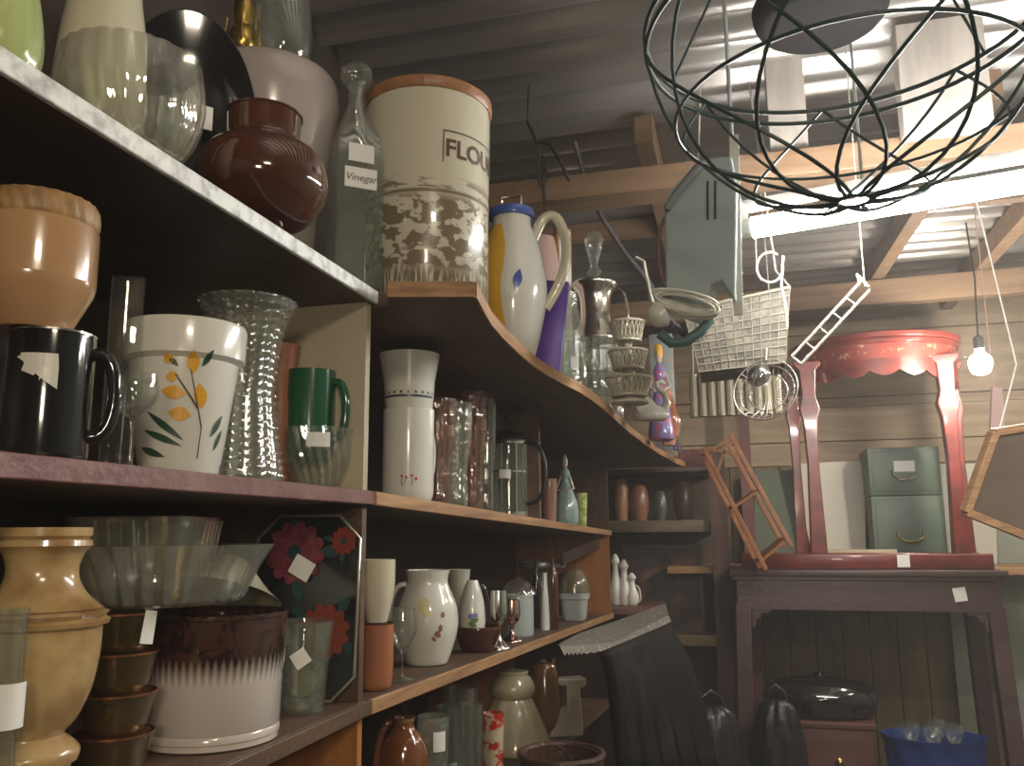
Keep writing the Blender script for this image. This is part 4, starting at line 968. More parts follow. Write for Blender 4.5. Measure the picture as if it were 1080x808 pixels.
# gold fluted shade
p, h, r = spot(541,.085,L2,703,78)
r0 = thing('glass_lampshade', 'gold-cream fluted glass lampshade with domed top on the bottom shelf', 'lampshade', p)
m = MB(); m.lathe(shell(smoothp([(r*.95,0),(r*1.02,h*.06),(r*.85,h*.3),(r*.62,h*.55),(r*.5,h*.66)],4),.004),72,mod=lambda a,z,rr: (1+.05*abs(math.cos(5*a)))); mk('skirt', m, GOLDCREAM, r0)
m = MB(); m.lathe(smoothp([(r*.45,h*.64),(r*.58,h*.70),(r*.62,h*.8),(r*.5,h*.92),(r*.42,h*.95),(r*.42,h),(0,h)],4),48); mk('dome', m, GOLDCREAM, r0)
# strawberry cup
p, h, r = spot(520,.02,L2,750,24)
vessel('painted_cup', 'small cup with red berry print in front of the gold shade', 'cup', p, cup_prof(h,r), mat('berry_printed_glaze',(.5,.42,.28),.25,coat=.6,noise=(40,(.4,.02,.01),.5,.56)), t=.003, parts=False)
# brown jug with metal rim
p, h, r = spot(575,.06,L2,692,36)
r0 = vessel('brown_jug', 'tall brown stoneware jug with silver rim behind the white jug', 'jug', p, [(r*.6,0),(r*.95,h*.25),(r,h*.5),(r*.75,h*.85),(r*.6,h*.93),(r*.65,h*1.0)], mat('olive_brown_stoneware',(.15,.07,.025),.2,coat=.8), t=.004)
m = MB(); m.lathe([(r*.6,h*.97),(r*.68,h*.97),(r*.68,h*1.0),(r*.6,h*1.0)],32); mk('rim', m, SILVER, r0)
# white block jug with square hole
p, h, r = spot(596,.01,L2,712,44)
r0 = thing('white_pitcher', 'white plastic pitcher with square cut-out handle on the bottom shelf', 'jug', p, .5)
m = MB(); w_ = r*1.6
m.prism([(-w_*.55,0),(w_*.5,0),(w_*.42,h*.82),(w_*.62,h*.86),(w_*.62,h),(-w_*.25,h),(-w_*.25,h*.88),(.0,h*.88),(0,h*.5),(-w_*.3,h*.5),(-w_*.3,h*.42),(-w_*.55,h*.2)],.05); mk('body', m, mat('warm_white_plastic',(.55,.50,.40),.4), r0, bevel=.004)
# basket edge bottom
p = onZ(590,800,.70)
# wicker basket below
pb = Vector((-.33,1.75,.50)); 
q0 = onY(588,800,1.42)
r0 = thing('wicker_basket', 'shiny brown wicker basket at the bottom of the aisle', 'basket', (q0.x+.0,1.45,q0.z-.20))
m = MB(); m.lathe(shell(smoothp([(.04,0),(.055,.05),(.065,.12),(.068,.2)],4),.008),72,mod=lambda a,z,rr:1+.03*math.cos(24*a)*math.cos(z*250)); m.tube([(.068*math.cos(k*PI/16),.068*math.sin(k*PI/16),.2) for k in range(32)],.005,8,closed=True); mk('bowl', m, mat('brown_wicker',(.06,.028,.018),.35,bump=(150,.5)), r0)
m = MB(); m.lathe([(0,-(q0.z-.20)),(.05,-(q0.z-.20)),(.05,0),(0,0)],24); mk('pedestal', m, DARKWOOD, r0)

# =================================================================== ornate fringed black table / piano shawl in the aisle
ZT = .84
c1 = onY(588,690,2.6); 
def onp(px,py,Y): return onY(px,py,Y)
r0 = thing('draped_stand', 'tall dark stand draped with a black cloth and grey lace edged cover', 'stand', (-.27,2.2,0))
O_ = Vector((-.27,2.2,0))
lace_top = [(588,680),(610,668),(650,655),(702,636)]
lace_bot = [(590,684),(612,684),(650,680),(672,668),(705,652)]
m = MB(); n = 40; vs = []; fs = []
def lerp_path(P, t):
    k = t*(len(P)-1); i = min(int(k), len(P)-2); f = k-i; return (P[i][0]+(P[i+1][0]-P[i][0])*f, P[i][1]+(P[i+1][1]-P[i][1])*f)
for i in range(n+1):
    t = i/n; Y = 1.72+t*.75
    tp = lerp_path(lace_top,t); bt_ = lerp_path(lace_bot,t)
    P0 = onp(tp[0],tp[1],Y+.12) - O_; P1 = onp(bt_[0],bt_[1]-3,Y-.02)-O_; 
    P2 = P1 + Vector((.008, -.006, -.012 - .006*abs(math.sin(i*1.6))))
    vs += [P0, P1, P2, P0-Vector((0,0,.006)), P1-Vector((.006,-.006,.006))]
for i in range(n):
    a_ = i*5; b_ = a_+5
    fs += [(a_,b_,b_+1,a_+1),(a_+1,b_+1,b_+2,a_+2),(a_+3,a_+4,b_+4,b_+3),(a_,a_+3,b_+3,b_),(a_+2,b_+2,b_+4,a_+4)]
m.add(vs, fs); o = mk('lace_cover', m, mat('grey_lace',(.13,.115,.095),.7,noise=(80,(.30,.28,.24),.55,.7),bump=(120,.5)), r0); o['label'] = 'grey cover with scalloped lace edge'
m = MB(); n = 22; nz_ = 12; vs = []; fs = []
left = [(632,688),(640,720),(644,760),(650,812)]; right = [(700,660),(722,700),(738,750),(758,812)]
for j in range(nz_+1):
    t = j/nz_
    l_ = lerp_path(left,t); r_ = lerp_path(right,t)
    for i in range(n+1):
        s_ = i/n; px = l_[0]+(r_[0]-l_[0])*s_; py = l_[1]+(r_[1]-l_[1])*s_
        Y = 1.82+.6*s_ + .02*math.sin(i*1.5+j*.15)*(t+.2)
        vs.append(onp(px,py,Y)-O_)
for j in range(nz_):
    for i in range(n): k0 = j*(n+1)+i; fs.append((k0,k0+1,k0+n+2,k0+n+1))
m.add(vs, fs)
o = mk('black_cloth', m, mat('black_velvet_cloth',(.006,.005,.005),.7,noise=(9,(.024,.013,.010),.5,.75),bump=(40,.8),spec=.12), r0); sol = o.modifiers.new('thickness','SOLIDIFY'); sol.thickness = .02
m = MB(); m.box((-.02,.1,.35),(.06,.06,.70)); m.box((-.0,.1,.02),(.26,.4,.04)); mk('post', m, DARKWOOD, r0)

# =================================================================== back corner shelving
YS2 = 3.8
r0 = thing('corner_shelves', 'rough plank shelves in the back corner left of the dark console', 'shelf', (-.3,YS2,0))
O_ = Vector((-.3,YS2,0))
def bpl(px0,px1,py,t,Y=YS2,dep=.36,mt=None,nm='plank'):
    a_ = onY(px0,py,Y); b_ = onY(px1,py,Y); m = MB(); m.box(((a_.x+b_.x)/2-O_.x, dep/2, a_.z-t/2), (b_.x-a_.x, dep, t), bev=.002); mk(nm, m, mt or EDGEWOOD, r0); return a_.z
GW = wood('grey_brown_plank',(.22,.17,.11),(.15,.11,.07),(2,10,10),3,.7)
zA = bpl(600,752,550,.05,mt=GW); zB = bpl(650,762,668,.045,mt=mat('ochre_edge_plank',(.22,.15,.06),.6)); zC = bpl(600,752,496,.02,mt=DARKWOOD)
for px0,px1 in ((752,770),):
    a_ = onY(px0,600,YS2-.02); b_ = onY(px1,600,YS2-.02); m = MB(); m.box(((a_.x+b_.x)/2-O_.x,.0,.72),(b_.x-a_.x,.04,1.44)); mk('upright', m, wood('dark_red_upright',(.09,.045,.035),(.13,.07,.05),(10,10,1),3,.6), r0)
a_ = onY(605,600,YS2-.02); m = MB(); m.box((a_.x-O_.x-.05,.2,.68),(.04,.36,1.36)); mk('upright', m, DARKWOOD, r0)
m = MB(); m.box((a_.x/2+onY(770,600,YS2).x/2-O_.x,.375,.7),(.62,.012,1.35)); mk('back_panel', m, wood('murky_green_brown_panel',(.06,.055,.035),(.11,.06,.04),(1,1,1),5,.7), r0)
# painting on lower plank level
q = onY(697,662,YS2+.05)
pc_ = Vector((onY(697,600,YS2+.06).x, YS2+.10, zB+.006))
r1 = thing('dark_painting', 'dark brown floral painting leaning in the corner shelves', 'picture', pc_, (math.radians(-6),0,0))
hh = .36
m = MB(); m.box((0,0,hh/2),(.33,.012,hh)); mk('canvas', m, mat('brown_floral_canvas',(.035,.022,.018),.6,noise=(9,(.20,.09,.05),.5,.68)), r1)
m = MB()
for s_ in (-1,1): m.box((s_*.168,-.004,hh/2),(.016,.02,hh+.004)); m.box((0,-.004,hh/2+s_*hh/2),(.35,.02,.014))
mk('frame', m, DARKWOOD, r1)
# goods on upper plank
for k,(px,wp,top,colr,lab,cat) in enumerate(((655,16,505,(.45,.22,.12),'orange-brown clay pot on the corner plank, leftmost','pot'),(674,20,512,(.30,.13,.08),'reddish brown pot in the corner shelves beside the clay pot','pot'),(697,16,518,(.10,.12,.09),'dark green pot between red-brown pot and canister','pot'),(722,22,508,(.14,.08,.05),'brown canister at the right end of the corner plank','canister'))):
    q = onY(px,550,YS2+.08); hh = onY(px,top,YS2+.08).z - zA; rr = wp/2*(YS2+.08)/F
    vessel('storage_pot' if cat=='pot' else 'canister', lab, cat, Vector((q.x,YS2+.12,zA+.001)), [(rr*.7,0),(rr,hh*.4),(rr*.9,hh*.8),(rr*.6,hh)], mat('stored_glaze_%d'%k,colr,.35,coat=.5), t=.004, parts=False)
# red boxes above corner shelves
for k,(px,py,lab) in enumerate(((745,472,'dull red cardboard box on the upper corner shelf'),)):
    q = onY(735,490,YS2+.1); m = MB(); m.box((0,0,.04),(.16,.14,.08),bev=.002); one('red_box', lab, 'box', m, mat('dull_red_card',(.18,.05,.05),.6,noise=(20,(.25,.1,.09),.4,.7)), loc=(q.x,YS2+.12,zC+.001))

# =================================================================== dark console and what stands under / on it
YD = 3.4
def W(px,py,Y=YD): return onY(px,py,Y)
ztop = W(900,601).z
xl, xr = W(769,602).x, W(1062,602).x
CONW = wood('dark_brown_console_wood', (.085,.05,.045),(.055,.03,.028),(1,8,8),3,.4)
r0 = thing('console_table', 'wide dark brown console table with corner brackets against the back wall', 'table', ((xl+xr)/2, YD+.19, 0))
cx = (xl+xr)/2; hw = (xr-xl)/2
m = MB(); m.box((0,0,ztop-.012),(2*hw,.42,.024),bev=.004); m.box((0,0,ztop-.030),(2*hw-.02,.40,.014)); mk('tabletop', m, CONW, r0)
za = W(900,613).z; zbm = W(900,644).z
m = MB(); m.box((0,-.185,(za+zbm)/2),(2*hw-.05,.02,za-zbm)); m.box((0,.185,(za+zbm)/2),(2*hw-.05,.02,za-zbm))
for s_ in (-1,1): m.box((s_*(hw-.035),0,(za+zbm)/2),(.02,.36,za-zbm))
mk('apron', m, CONW, r0)
for sx in (-1,1):
    for sy in (-1,1):
        m = MB(); m.bar((sx*(hw-.045),sy*.17,zbm+.02),(sx*(hw-.02),sy*.18,0),.055,.05); mk('leg', m, CONW, r0, bevel=.003)
    m = MB(); x0 = sx*(hw-.075)
    m.prism([(x0,zbm),(x0-sx*.07,zbm),(x0-sx*.06,zbm-.012),(x0-sx*.035,zbm-.014),(x0-sx*.03,zbm-.03),(x0-sx*.014,zbm-.035),(x0-sx*.012,zbm-.06),(x0,zbm-.07)],.014,Matrix.Translation((0,-.185,0))); mk('corner_bracket', m, CONW, r0)
m = MB(); q = W(1012,627); m.box((q.x-cx,-.197,q.z),(.042,.002,.048),Matrix.Rotation(-.15,3,'Y')); mk('price_sticker', m, PAPER, r0)

# red half-moon table on top
YR = 3.36
RED = mat('red_lacquered_wood',(.17,.022,.015),.32,coat=.4,noise=(8,(.08,.014,.012),.4,.7,(1,1,3)),bump=(60,.15))
q0 = onY(935,598,YR)
xc_ = (onY(836,350,YR).x+onY(1030,350,YR).x)/2; zt0 = onY(900,352,YR).z; zbase = ztop+.001
r0 = thing('red_table', 'carved red lacquer half-round table standing on the dark console', 'table', (xc_,YR+.16,zbase))
H_ = zt0-zbase; half = (onY(1034,350,YR).x-onY(838,350,YR).x)/2
def halfmoon(w_, d_, n=24): return [(-w_,.12)]+[(-w_*math.cos(PI*k/n), .10-d_*math.sin(PI*k/n)) for k in range(n+1)]+[(w_,.12)]
m = MB(); m.slab(halfmoon(half,.29),lambda y:H_,.022); m.slab(halfmoon(half*.97,.27),lambda y:H_-.022,.018); mk('tabletop', m, RED, r0, bevel=.003)
m = MB(); m.slab(halfmoon(half*.93,.25),lambda y:H_-.040,.055); mk('frieze', m, mat('red_lacquer_with_gilt_inlay',(.20,.03,.02),.35,noise=(45,(.40,.22,.14),.58,.66)), r0)
m = MB(); # scalloped carved skirt as a band following the curve
n = 72; vs = []; fs = []
hm_ = [(-half*.93*math.cos(PI*k/n), .10-.25*math.sin(PI*k/n)) for k in range(n+1)]
for k,(x_,y_) in enumerate(hm_):
    t = k/n; dip = .075+.022*abs(math.sin(PI*t*9)) + .035*abs(math.cos(PI*t))**3
    z1 = H_-.095
    vs += [(x_,y_,z1),(x_,y_,z1-dip+.03),(x_*.96,y_+.012,z1),(x_*.96,y_+.012,z1-dip+.03)]
for k in range(n): a_=k*4; b_=a_+4; fs += [(a_,b_,b_+1,a_+1),(a_+2,a_+3,b_+3,b_+2),(a_+1,b_+1,b_+3,a_+3)]
m.add(vs,fs); mk('carved_skirt', m, RED, r0)
xl1, xr1 = onY(860,500,YR).x-xc_, onY(1012,500,YR).x-xc_
for (x_,y_,sw) in ((xl1,-.08,1),(xr1,-.08,1),(xl1-.05,.09,.8),(xr1+.06,.09,.8)):
    m = MB(); s_ = -1 if x_ < 0 else 1
    w_ = .062*sw
    m.prism([(x_-w_*.5,.0),(x_+w_*.5,0),(x_+w_*.45,.12),(x_+w_*.32,.40),(x_+w_*.42,.55),(x_+w_*.62,.60),(x_+w_*.40,.65),(x_+w_*.5,.75),(x_+w_*.8,H_-.10),(x_+w_*.8,H_-.085),(x_-w_*.8,H_-.085),(x_-w_*.8,H_-.10),(x_-w_*.5,.75),(x_-w_*.4,.65),(x_-w_*.62,.60),(x_-w_*.42,.55),(x_-w_*.32,.4),(x_-w_*.45,.12)],.05*sw,Matrix.Translation((0,y_,0))); mk('leg', m, RED, r0, bevel=.004)
m = MB(); xa, xb = onY(776,590,YR).x-xc_+.02, onY(1056,590,YR).x-xc_-.01
m.box(((xa+xb)/2,-.08,.028),(xb-xa,.06,.054),bev=.004); m.box(((xa+xb)/2,.09,.028),(xb-xa,.05,.054),bev=.004); mk('base_rail', m, RED, r0)
m = MB(); q = onY(955,587,YR); m.box((q.x-xc_,-.1115,.030),(.042,.0015,.044)); mk('price_sticker', m, PAPER, r0)

# things behind red table, on console
zc = ztop+.001; YK = 3.86
# wooden shelf ledge behind console to stand them on
m = MB(); m.box((.42,4.0,ztop+.0-.02),(1.5,.36,.03)); one('wall_ledge', 'pale plank ledge along the back wall behind the red table', 'ledge', m, PINE)
zk = ztop-.004
GB = mat('green_steel_box_paint',(.085,.12,.085),.45,noise=(12,(.11,.14,.10),.4,.7))
for k,(y0,y1,lab) in enumerate(((523,566,'lower green metal file drawer box under the labelled one'),(472,522,'upper green metal file drawer box with white card label'))):
    x0 = onY(916,500,YK).x; x1 = onY(992,500,YK).x; z0 = onY(950,y1,YK).z; z1 = onY(950,y0,YK).z
    if k == 0: z0 = zk
    else: z0 = zprev+.002
    zprev = z1
    r1 = thing('file_box', lab, 'box', ((x0+x1)/2,YK+.12,z0))
    m = MB(); m.box((0,0,(z1-z0)/2),(x1-x0,.26,z1-z0),bev=.004); m.box((0,-.131,(z1-z0)/2),(x1-x0-.03,.006,z1-z0-.03),bev=.002); mk('case', m, GB, r1)
    m = MB(); zc_ = (z1-z0)*.42
    m.tube([(-.05,-.135,zc_+.02),(-.045,-.15,zc_-.005),(-.02,-.157,zc_-.02),(.02,-.157,zc_-.02),(.045,-.15,zc_-.005),(.05,-.135,zc_+.02)],.004,8); mk('handle', m, BRASS if k==0 else SILVER, r1)
    if k == 1: m = MB(); m.box((.0,-.136,(z1-z0)*.6),(.08,.003,.045)); mk('card_label', m, PAPER, r1)
def panel_thing(nm,lab,cat,pts_,Y,mt,t=.012,lean=-5):
    P_ = [onY(*q,Y) for q in pts_]; zmin = min(q.z for q in P_); cxx = sum(q.x for q in P_)/len(P_)
    m = MB(); m.prism([(q.x-cxx,q.z-zmin) for q in P_],t); return one(nm,lab,cat,m,mt,loc=(cxx,Y,zk if zmin < zk+.1 else zmin),rot=(math.radians(lean),0,0),bevel=.001)
WB = mat('off_white_board',(.50,.47,.38),.6,noise=(3,(.42,.39,.32),.4,.7))
panel_thing('white_board','tall off-white board leaning behind the left leg of the red table','board',[(858,580),(912,580),(912,470),(834,474)],4.02,WB)
panel_thing('green_board','dull green panel leaning left of the off-white board','board',[(795,585),(850,585),(846,486),(795,486)],4.10,mat('dull_green_panel',(.10,.12,.08),.6))
panel_thing('white_board','white sheet leaning behind the green file boxes at the right','board',[(985,575),(1050,575),(1048,468),(985,470)],4.12,WB)
m = MB(); q = onY(885,565,3.9); m.box((0,0,.035),(.30,.10,.07),bev=.003); one('cream_box','long low cream box lying behind the red table','box',m,mat('cream_box_card',(.40,.33,.22),.6),loc=(onY(900,570,3.74).x,3.72,zk))
# pink upright post near spice rack & pink curtain edges
m = MB(); m.box((onY(786,480,4.0).x,4.08,1.1),(.05,.03,2.0)); one('wall_post','dark red painted post on the back wall left of the red table','post',m,mat('dark_red_paint',(.14,.04,.04),.5))

# spice rack tilted
YP = 3.22
L0, L1 = onY(742,472,YP), onY(808,601,YP); R0, R1 = onY(770,458,YP), onY(835,577,YP)
r0 = thing('small_shelf_rack','small orange-brown three-tier wooden rack tipped sideways at the console end','rack',L1)
RK = wood('orange_pine_rack',(.40,.15,.045),(.28,.1,.03),(6,6,6),4,.45)
B_ = Vector((-.02,.14,.0))
for (a_,b_) in ((L0,L1),(R0,R1)):
    for dd in (Vector((0,0,0)),B_):
        m = MB(); m.bar(a_-L1+dd,b_-L1+dd,.016,.016); mk('rail', m, RK, r0, bevel=.002)
for t in (.04,.5,.93):
    a_ = L0.lerp(L1,t)-L1; b_ = R0.lerp(R1,t)-L1
    m = MB(); u_ = (b_-a_); nn = u_.cross(B_).normalized()*.005
    q = [a_,b_,b_+B_,a_+B_]; m.add([v+nn for v in q]+[v-nn for v in q],[(0,1,2,3),(7,6,5,4),(0,4,5,1),(1,5,6,2),(2,6,7,3),(3,7,4,0)]); mk('tier', m, RK, r0)
m = MB(); a_ = L0-L1; b_ = L0.lerp(L1,.22)-L1; c1_ = R0.lerp(R1,.2)-L1; d1_ = R0-L1
m.bar(a_,c1_,.006,.01); m.bar(d1_,b_,.006,.01); mk('cross_brace', m, RK, r0)

# picture frame hanging right
YF = 2.7
P4 = [onY(1018,540,YF),onY(1048,456,YF+.0),onY(1150,440,YF+.12),onY(1130,585,YF+.12)]
cc = sum(P4,Vector())/4
r0 = thing('picture_frame','tilted light wooden picture frame with dark back hanging at the right edge','picture',cc)
m = MB(); q = [v-cc for v in P4]; nn = (q[1]-q[0]).cross(q[3]-q[0]).normalized()*.004
m.add([v*.93+nn for v in q]+[v*.93-nn for v in q],[(0,1,2,3),(7,6,5,4),(0,4,5,1),(1,5,6,2),(2,6,7,3),(3,7,4,0)]); mk('back_board', m, mat('dark_brown_board',(.10,.065,.045),.5,noise=(8,(.14,.1,.07),.4,.7)), r0)
m = MB()
for i in range(4): m.bar(q[i],q[(i+1)%4],.022,.03,nn.normalized())
mk('frame', m, EDGEWOOD, r0, bevel=.002)
m = MB(); top_ = (q[1]+q[2])/2; m.tube([q[1]*.9,top_+Vector((-.05,.0,.18)),Vector((-.07,0,ZC-.05-cc.z))],.0025,6); mk('hanging_cord', m, PAPER, r0)
# pink-white tall thing behind bulb at right (towel)
m = MB(); P_ = [onY(x,y,3.0) for x,y in ((1043,470),(1060,470),(1056,410),(1046,408))]; c2 = sum(P_,Vector())/4
m.tube([(0,0,.02),(.0,0,ZC-.02-c2.z)],.002,6)
m.prism([(v.x-c2.x,v.z-c2.z) for v in P_],.02); one('hanging_tag','pale pink cloth strip hanging below the light bulb','cloth',m,mat('pale_pink_cloth',(.5,.35,.33),.8),loc=c2)

# under the console
q = onY(884,764,3.35)
m = MB()
xa, xb = onY(845,764,3.35).x, onY(921,764,3.35).x; zq = onY(884,762,3.35).z
r0 = thing('red_chest','dark red-brown wooden chest under the console','chest',((xa+xb)/2,3.5,0))
RC = wood('red_brown_chest_wood',(.14,.05,.035),(.09,.03,.02),(2,8,8),3,.5)
m = MB(); m.box((0,0,(zq-.02)/2),(xb-xa,.30,zq-.02),bev=.004); mk('body', m, RC, r0)
m = MB(); m.box((0,0,zq-.01),(xb-xa+.02,.32,.02),bev=.003); mk('lid', m, RC, r0)
m = MB(); m.lathe([(0,0),(.012,.004),(.014,.012),(0,.02)],14,rot=Matrix.Rotation(PI/2,3,'X'),o=(0,-.15,zq*.7)); mk('knob', m, BRASS, r0)
r1 = thing('black_casserole','shiny black domed casserole dish on the red-brown chest','pot',((xa+xb)/2-.04,3.47,zq+.001))
rb = 52*3.47/F; hb = (z_at(712,r1.location.x,3.47)-zq)
BK2 = mat('speckled_black_enamel',(.010,.008,.008),.12,coat=1)
m = MB(); m.lathe(shell(smoothp([(rb*.75,0),(rb*.95,hb*.1),(rb,hb*.35),(rb,hb*.42)],3),.004),48,sy=.62); mk('base', m, BK2, r1)
m = MB(); m.lathe(smoothp([(rb*1.02,hb*.40),(rb*.99,hb*.6),(rb*.75,hb*.86),(rb*.2,hb*.97),(0,hb*.98)],3),48,sy=.62); m.lathe([(0,hb*.95),(.015,hb*.97),(.02,hb*1.08),(0,hb*1.1)],16); mk('lid', m, BK2, r1)
# dark book/white edge
m = MB(); q = onY(812,768,3.3); r0 = thing('dark_case','black case with pale front edge under the console beside the chest','case',(q.x,3.42,0)); 
m.box((0,0,q.z/2),(.11,.2,q.z),bev=.006); mk('body', m, BLACK, r0); m = MB(); m.box((.0,-.102,q.z-.02),(.09,.004,.012)); mk('pale_edge', m, PAPER, r0)
# black bags
def bag(lab,px,top,wp,Y,rz):
    q = onY(px,790,Y); hh = onY(px,top,Y).z; rr = wp/2*Y/F
    m = MB(); nn_ = 24
    m.lathe(smoothp([(rr*.8,0),(rr*1.0,hh*.2),(rr*.95,hh*.6),(rr*.7,hh*.92),(rr*.3,hh),(0,hh*1.0)],4),48,mod=lambda a,z,r_:1+.07*math.sin(7*a+z*9)+.04*math.sin(13*a-z*20),sy=.7)
    r0 = thing('black_bag',lab,'bag',(q.x,Y,0),rz); mk('bag_body', m, mat('black_leather',(.012,.010,.010),.35,bump=(30,.7)), r0)
    m = MB(); m.tube([(-rr*.4,0,hh*.95),(-rr*.3,0,hh*1.05),(0,0,hh*1.09),(rr*.3,0,hh*1.05),(rr*.4,0,hh*.95)],.007,8); mk('strap', m, BLACK, r0)
bag('crumpled black leather bag below the console, left of the chest',822,738,52,3.2,0)
bag('large black bag on the floor beside the draped stand',752,745,70,3.0,.4)
# paper / toy between
q = onY(722,740,3.3)
m = MB(); m.box((0,0,.05),(.022,.02,.10),bev=.003); m.mi = 1; m.box((0,0,.125),(.010,.01,.06),Matrix.Rotation(-.2,3,'Y')); m.mi = 2; m.box((0,0,-.41),(.06,.06,.80)); 
one('orange_bottle','orange and pink bottle standing on a dark post beside the black bag','bottle',m,[mat('orange_plastic',(.55,.25,.05),.4),mat('pink_plastic',(.5,.2,.2),.4),DARKWOOD],loc=(q.x,3.36,q.z-.01))
m = MB(); q = onY(745,800,3.35); m.lathe(smoothp([(.07,0),(.085,q.z*.5),(.06,q.z*.9),(.07,q.z+.1)],4),40); one('brown_vase','pinkish brown floor vase behind the big black bag','vase',m,mat('pink_brown_clay',(.22,.12,.09),.5),loc=(q.x,3.5,0))
# blue bag w/ glassware
q = onY(1000,800,3.2)
hb_ = onY(1000,790,3.2).z
r0 = thing('blue_bag','blue plastic bag open at the top with glassware, lower right','bag',(q.x-.02,3.3,0))
m = MB(); m.lathe(shell(smoothp([(.13,0),(.155,hb_*.4),(.15,hb_*.9),(.165,hb_*1.05)],4),.004),56,mod=lambda a,z,r_:1+.04*math.sin(9*a+z*30),sy=.7); mk('sack', m, mat('blue_plastic',(.01,.03,.14),.4,bump=(30,.6)), r0)
gz = hb_*.86
m = MB(); m.lathe([(0,hb_*.84),(.14,hb_*.84),(.14,hb_*.86),(0,hb_*.86)],30,sy=.65); mk('packing', m, CARD, r0)
for k,(dx,dy,lab) in enumerate(((-.075,-.03,'leftmost wine glass in the blue bag'),(-.01,-.05,'middle wine glass at the front of the blue bag'),(.06,-.03,'rightmost wine glass in the blue bag'),(.02,.04,'rear wine glass in the blue bag'))):
    vessel('wine_glass',lab,'glass',Vector((q.x-.02+dx,3.3+dy,gz+.001)),[(.024,0),(.024,.003),(.004,.008),(.004,.05),(.02,.065),(.03,.09),(.027,.12)],CLEAR,t=.0015,parts=False,group='wine glasses in the blue bag')
# pale vertical boards at right of console
m = MB(); xq = onY(1022,700,4.2).x; m.box((xq,4.215,.55),(.11,.03,1.1)); struct('trim_9', m, mat('pale_green_grey_board',(.34,.36,.27),.7,noise=(5,(.26,.27,.2),.4,.7)))
m = MB(); xq = onY(1075,700,4.2).x; m.box((xq+.03,4.215,.55),(.22,.03,1.1)); struct('trim_10', m, mat('pale_grey_board',(.30,.31,.25),.7,noise=(5,(.22,.22,.17),.4,.7)))

# =================================================================== hanging things
# wire basket
Rb = .245; C_ = onY(905,186,1.02); C_ = Vector((C_.x, 1.02+.05, C_.z+Rb-.012))
r0 = thing('wire_hanging_basket','large round hanging basket of dark green crossing wires at top right','basket',C_)
def sph(a, t): return Vector((Rb*math.cos(a)*math.sin(t), Rb*math.sin(a)*math.sin(t), -Rb*math.cos(t)))
m = MB()
for t in (PI*.5, PI*.475): m.tube([sph(2*PI*k/64,t)*1.0 for k in range(64)],.0034,8,closed=True)
for t,rr in ((PI*.33,.0024),(PI*.025,.0022)): m.tube([sph(2*PI*k/64,t) for k in range(64)],rr,8,closed=True)
mk('ring_wire', m, WIRE, r0)
m = MB(); nS = 8
for k in range(nS):
    for s_ in (-1,1):
        a0 = 2*PI*k/nS
        m.tube([sph(a0+s_*1.35*(1-j/16.), PI*.025+(PI*.475)*j/16.) for j in range(17)],.0024,7)
mk('lattice_wire', m, WIRE, r0)
m = MB(); hk = ZC-C_.z
for k in range(3): a0 = 2*PI*k/3+.6; m.tube([sph(a0,PI*.5),Vector((0,0,hk-.08))],.002,6)
m.tube([(0,0,hk-.08),(.0,0,hk-.0)],.004,8); mk('hanger', m, WIRE, r0)
# dark pan
q = onY(866,26,1.5)
r0 = thing('hanging_pan','dark round pan bottom hanging under the roof behind the wire basket','pan',q)
rp_ = 69*1.52/F*1.02
m = MB(); m.lathe(shell(smoothp([(rp_*.80,0),(rp_*.88,.004),(rp_*.97,.018),(rp_,.04)],3),.003),56); mk('bowl', m, mat('dark_grey_iron', (.016,.014,.014), .85, spec=.1), r0)
m = MB()
for k in range(3): a0 = k*2*PI/3; m.tube([(rp_*.98*math.cos(a0),rp_*.98*math.sin(a0),.038),(0,0,ZC-.035-q.z)],.002,6)
mk('hanger_wire', m, BLACK, r0)
# black s-hook and cable
q = onY(572,150,1.9)
m = MB(); P_ = [onY(x,y,1.88)-q for x,y in ((556,128),(566,150),(580,152),(590,168),(600,190))]; m.tube(P_,.004,8); P_ = [onY(x,y,1.88)-q for x,y in ((570,150),(566,185),(572,200),(577,188),(572,165),(575,222))]; m.tube(P_,.003,8)
m.tube([onY(556,128,1.88)-q, Vector((onY(556,128,1.88).x-q.x, 0, ZC-.01-q.z))],.002,6)
one('hook','black twisted metal hook hanging above the painted jug','hook',m,BLACK,loc=q)
q = onY(640,230,2.0)
m = MB(); P_ = [onY(x,y,Y)-q for x,y,Y in ((606,150,2.0),(618,195,2.02),(635,230,2.04),(660,268,2.06),(684,298,2.06),(700,330,2.06),(720,352,2.04),(745,365,2.02))]; m.tube(P_,[.006]*4+[.008]*4,8); one('cable','dark blue-grey cable drooping from the beam to the grey housing','cable',m,mat('slate_cable',(.08,.07,.08),.5),loc=q)

# grey housing
YG = 1.62
out = [(702,213),(712,196),(735,172),(748,167),(774,166),(780,200),(778,318),(764,296),(752,300),(748,316),(738,334),(722,328),(704,303)]
P_ = [onY(*q,YG) for q in out]; cc = sum(P_,Vector())/len(P_)
r0 = thing('floodlight_housing','grey metal floodlight housing hanging at the left end of the glowing tube','light fitting',cc+Vector((0,.04,0)),-.10)
m = MB(); m.prism([(v.x-cc.x,v.z-cc.z) for v in P_],.085); mk('case', m, GREYMET, r0, bevel=.004)
m = MB()
for px in (749,757): 
    a_ = onY(px,192,YG)-cc; b_ = onY(px,232,YG)-cc; m.bar((a_.x,-.0435,a_.z),(b_.x,-.0435,b_.z),.004,.004)
mk('vent_slot', m, BLACK, r0)
m = MB(); a_ = [onY(x,y,YG)-cc for x,y in ((706,222),(716,206),(730,190),(742,176))]; m.tube([(v.x,-.055,v.z) for v in a_],.008,8); mk('strap', m, mat('dark_grey_strap',(.12,.14,.14),.5), r0)
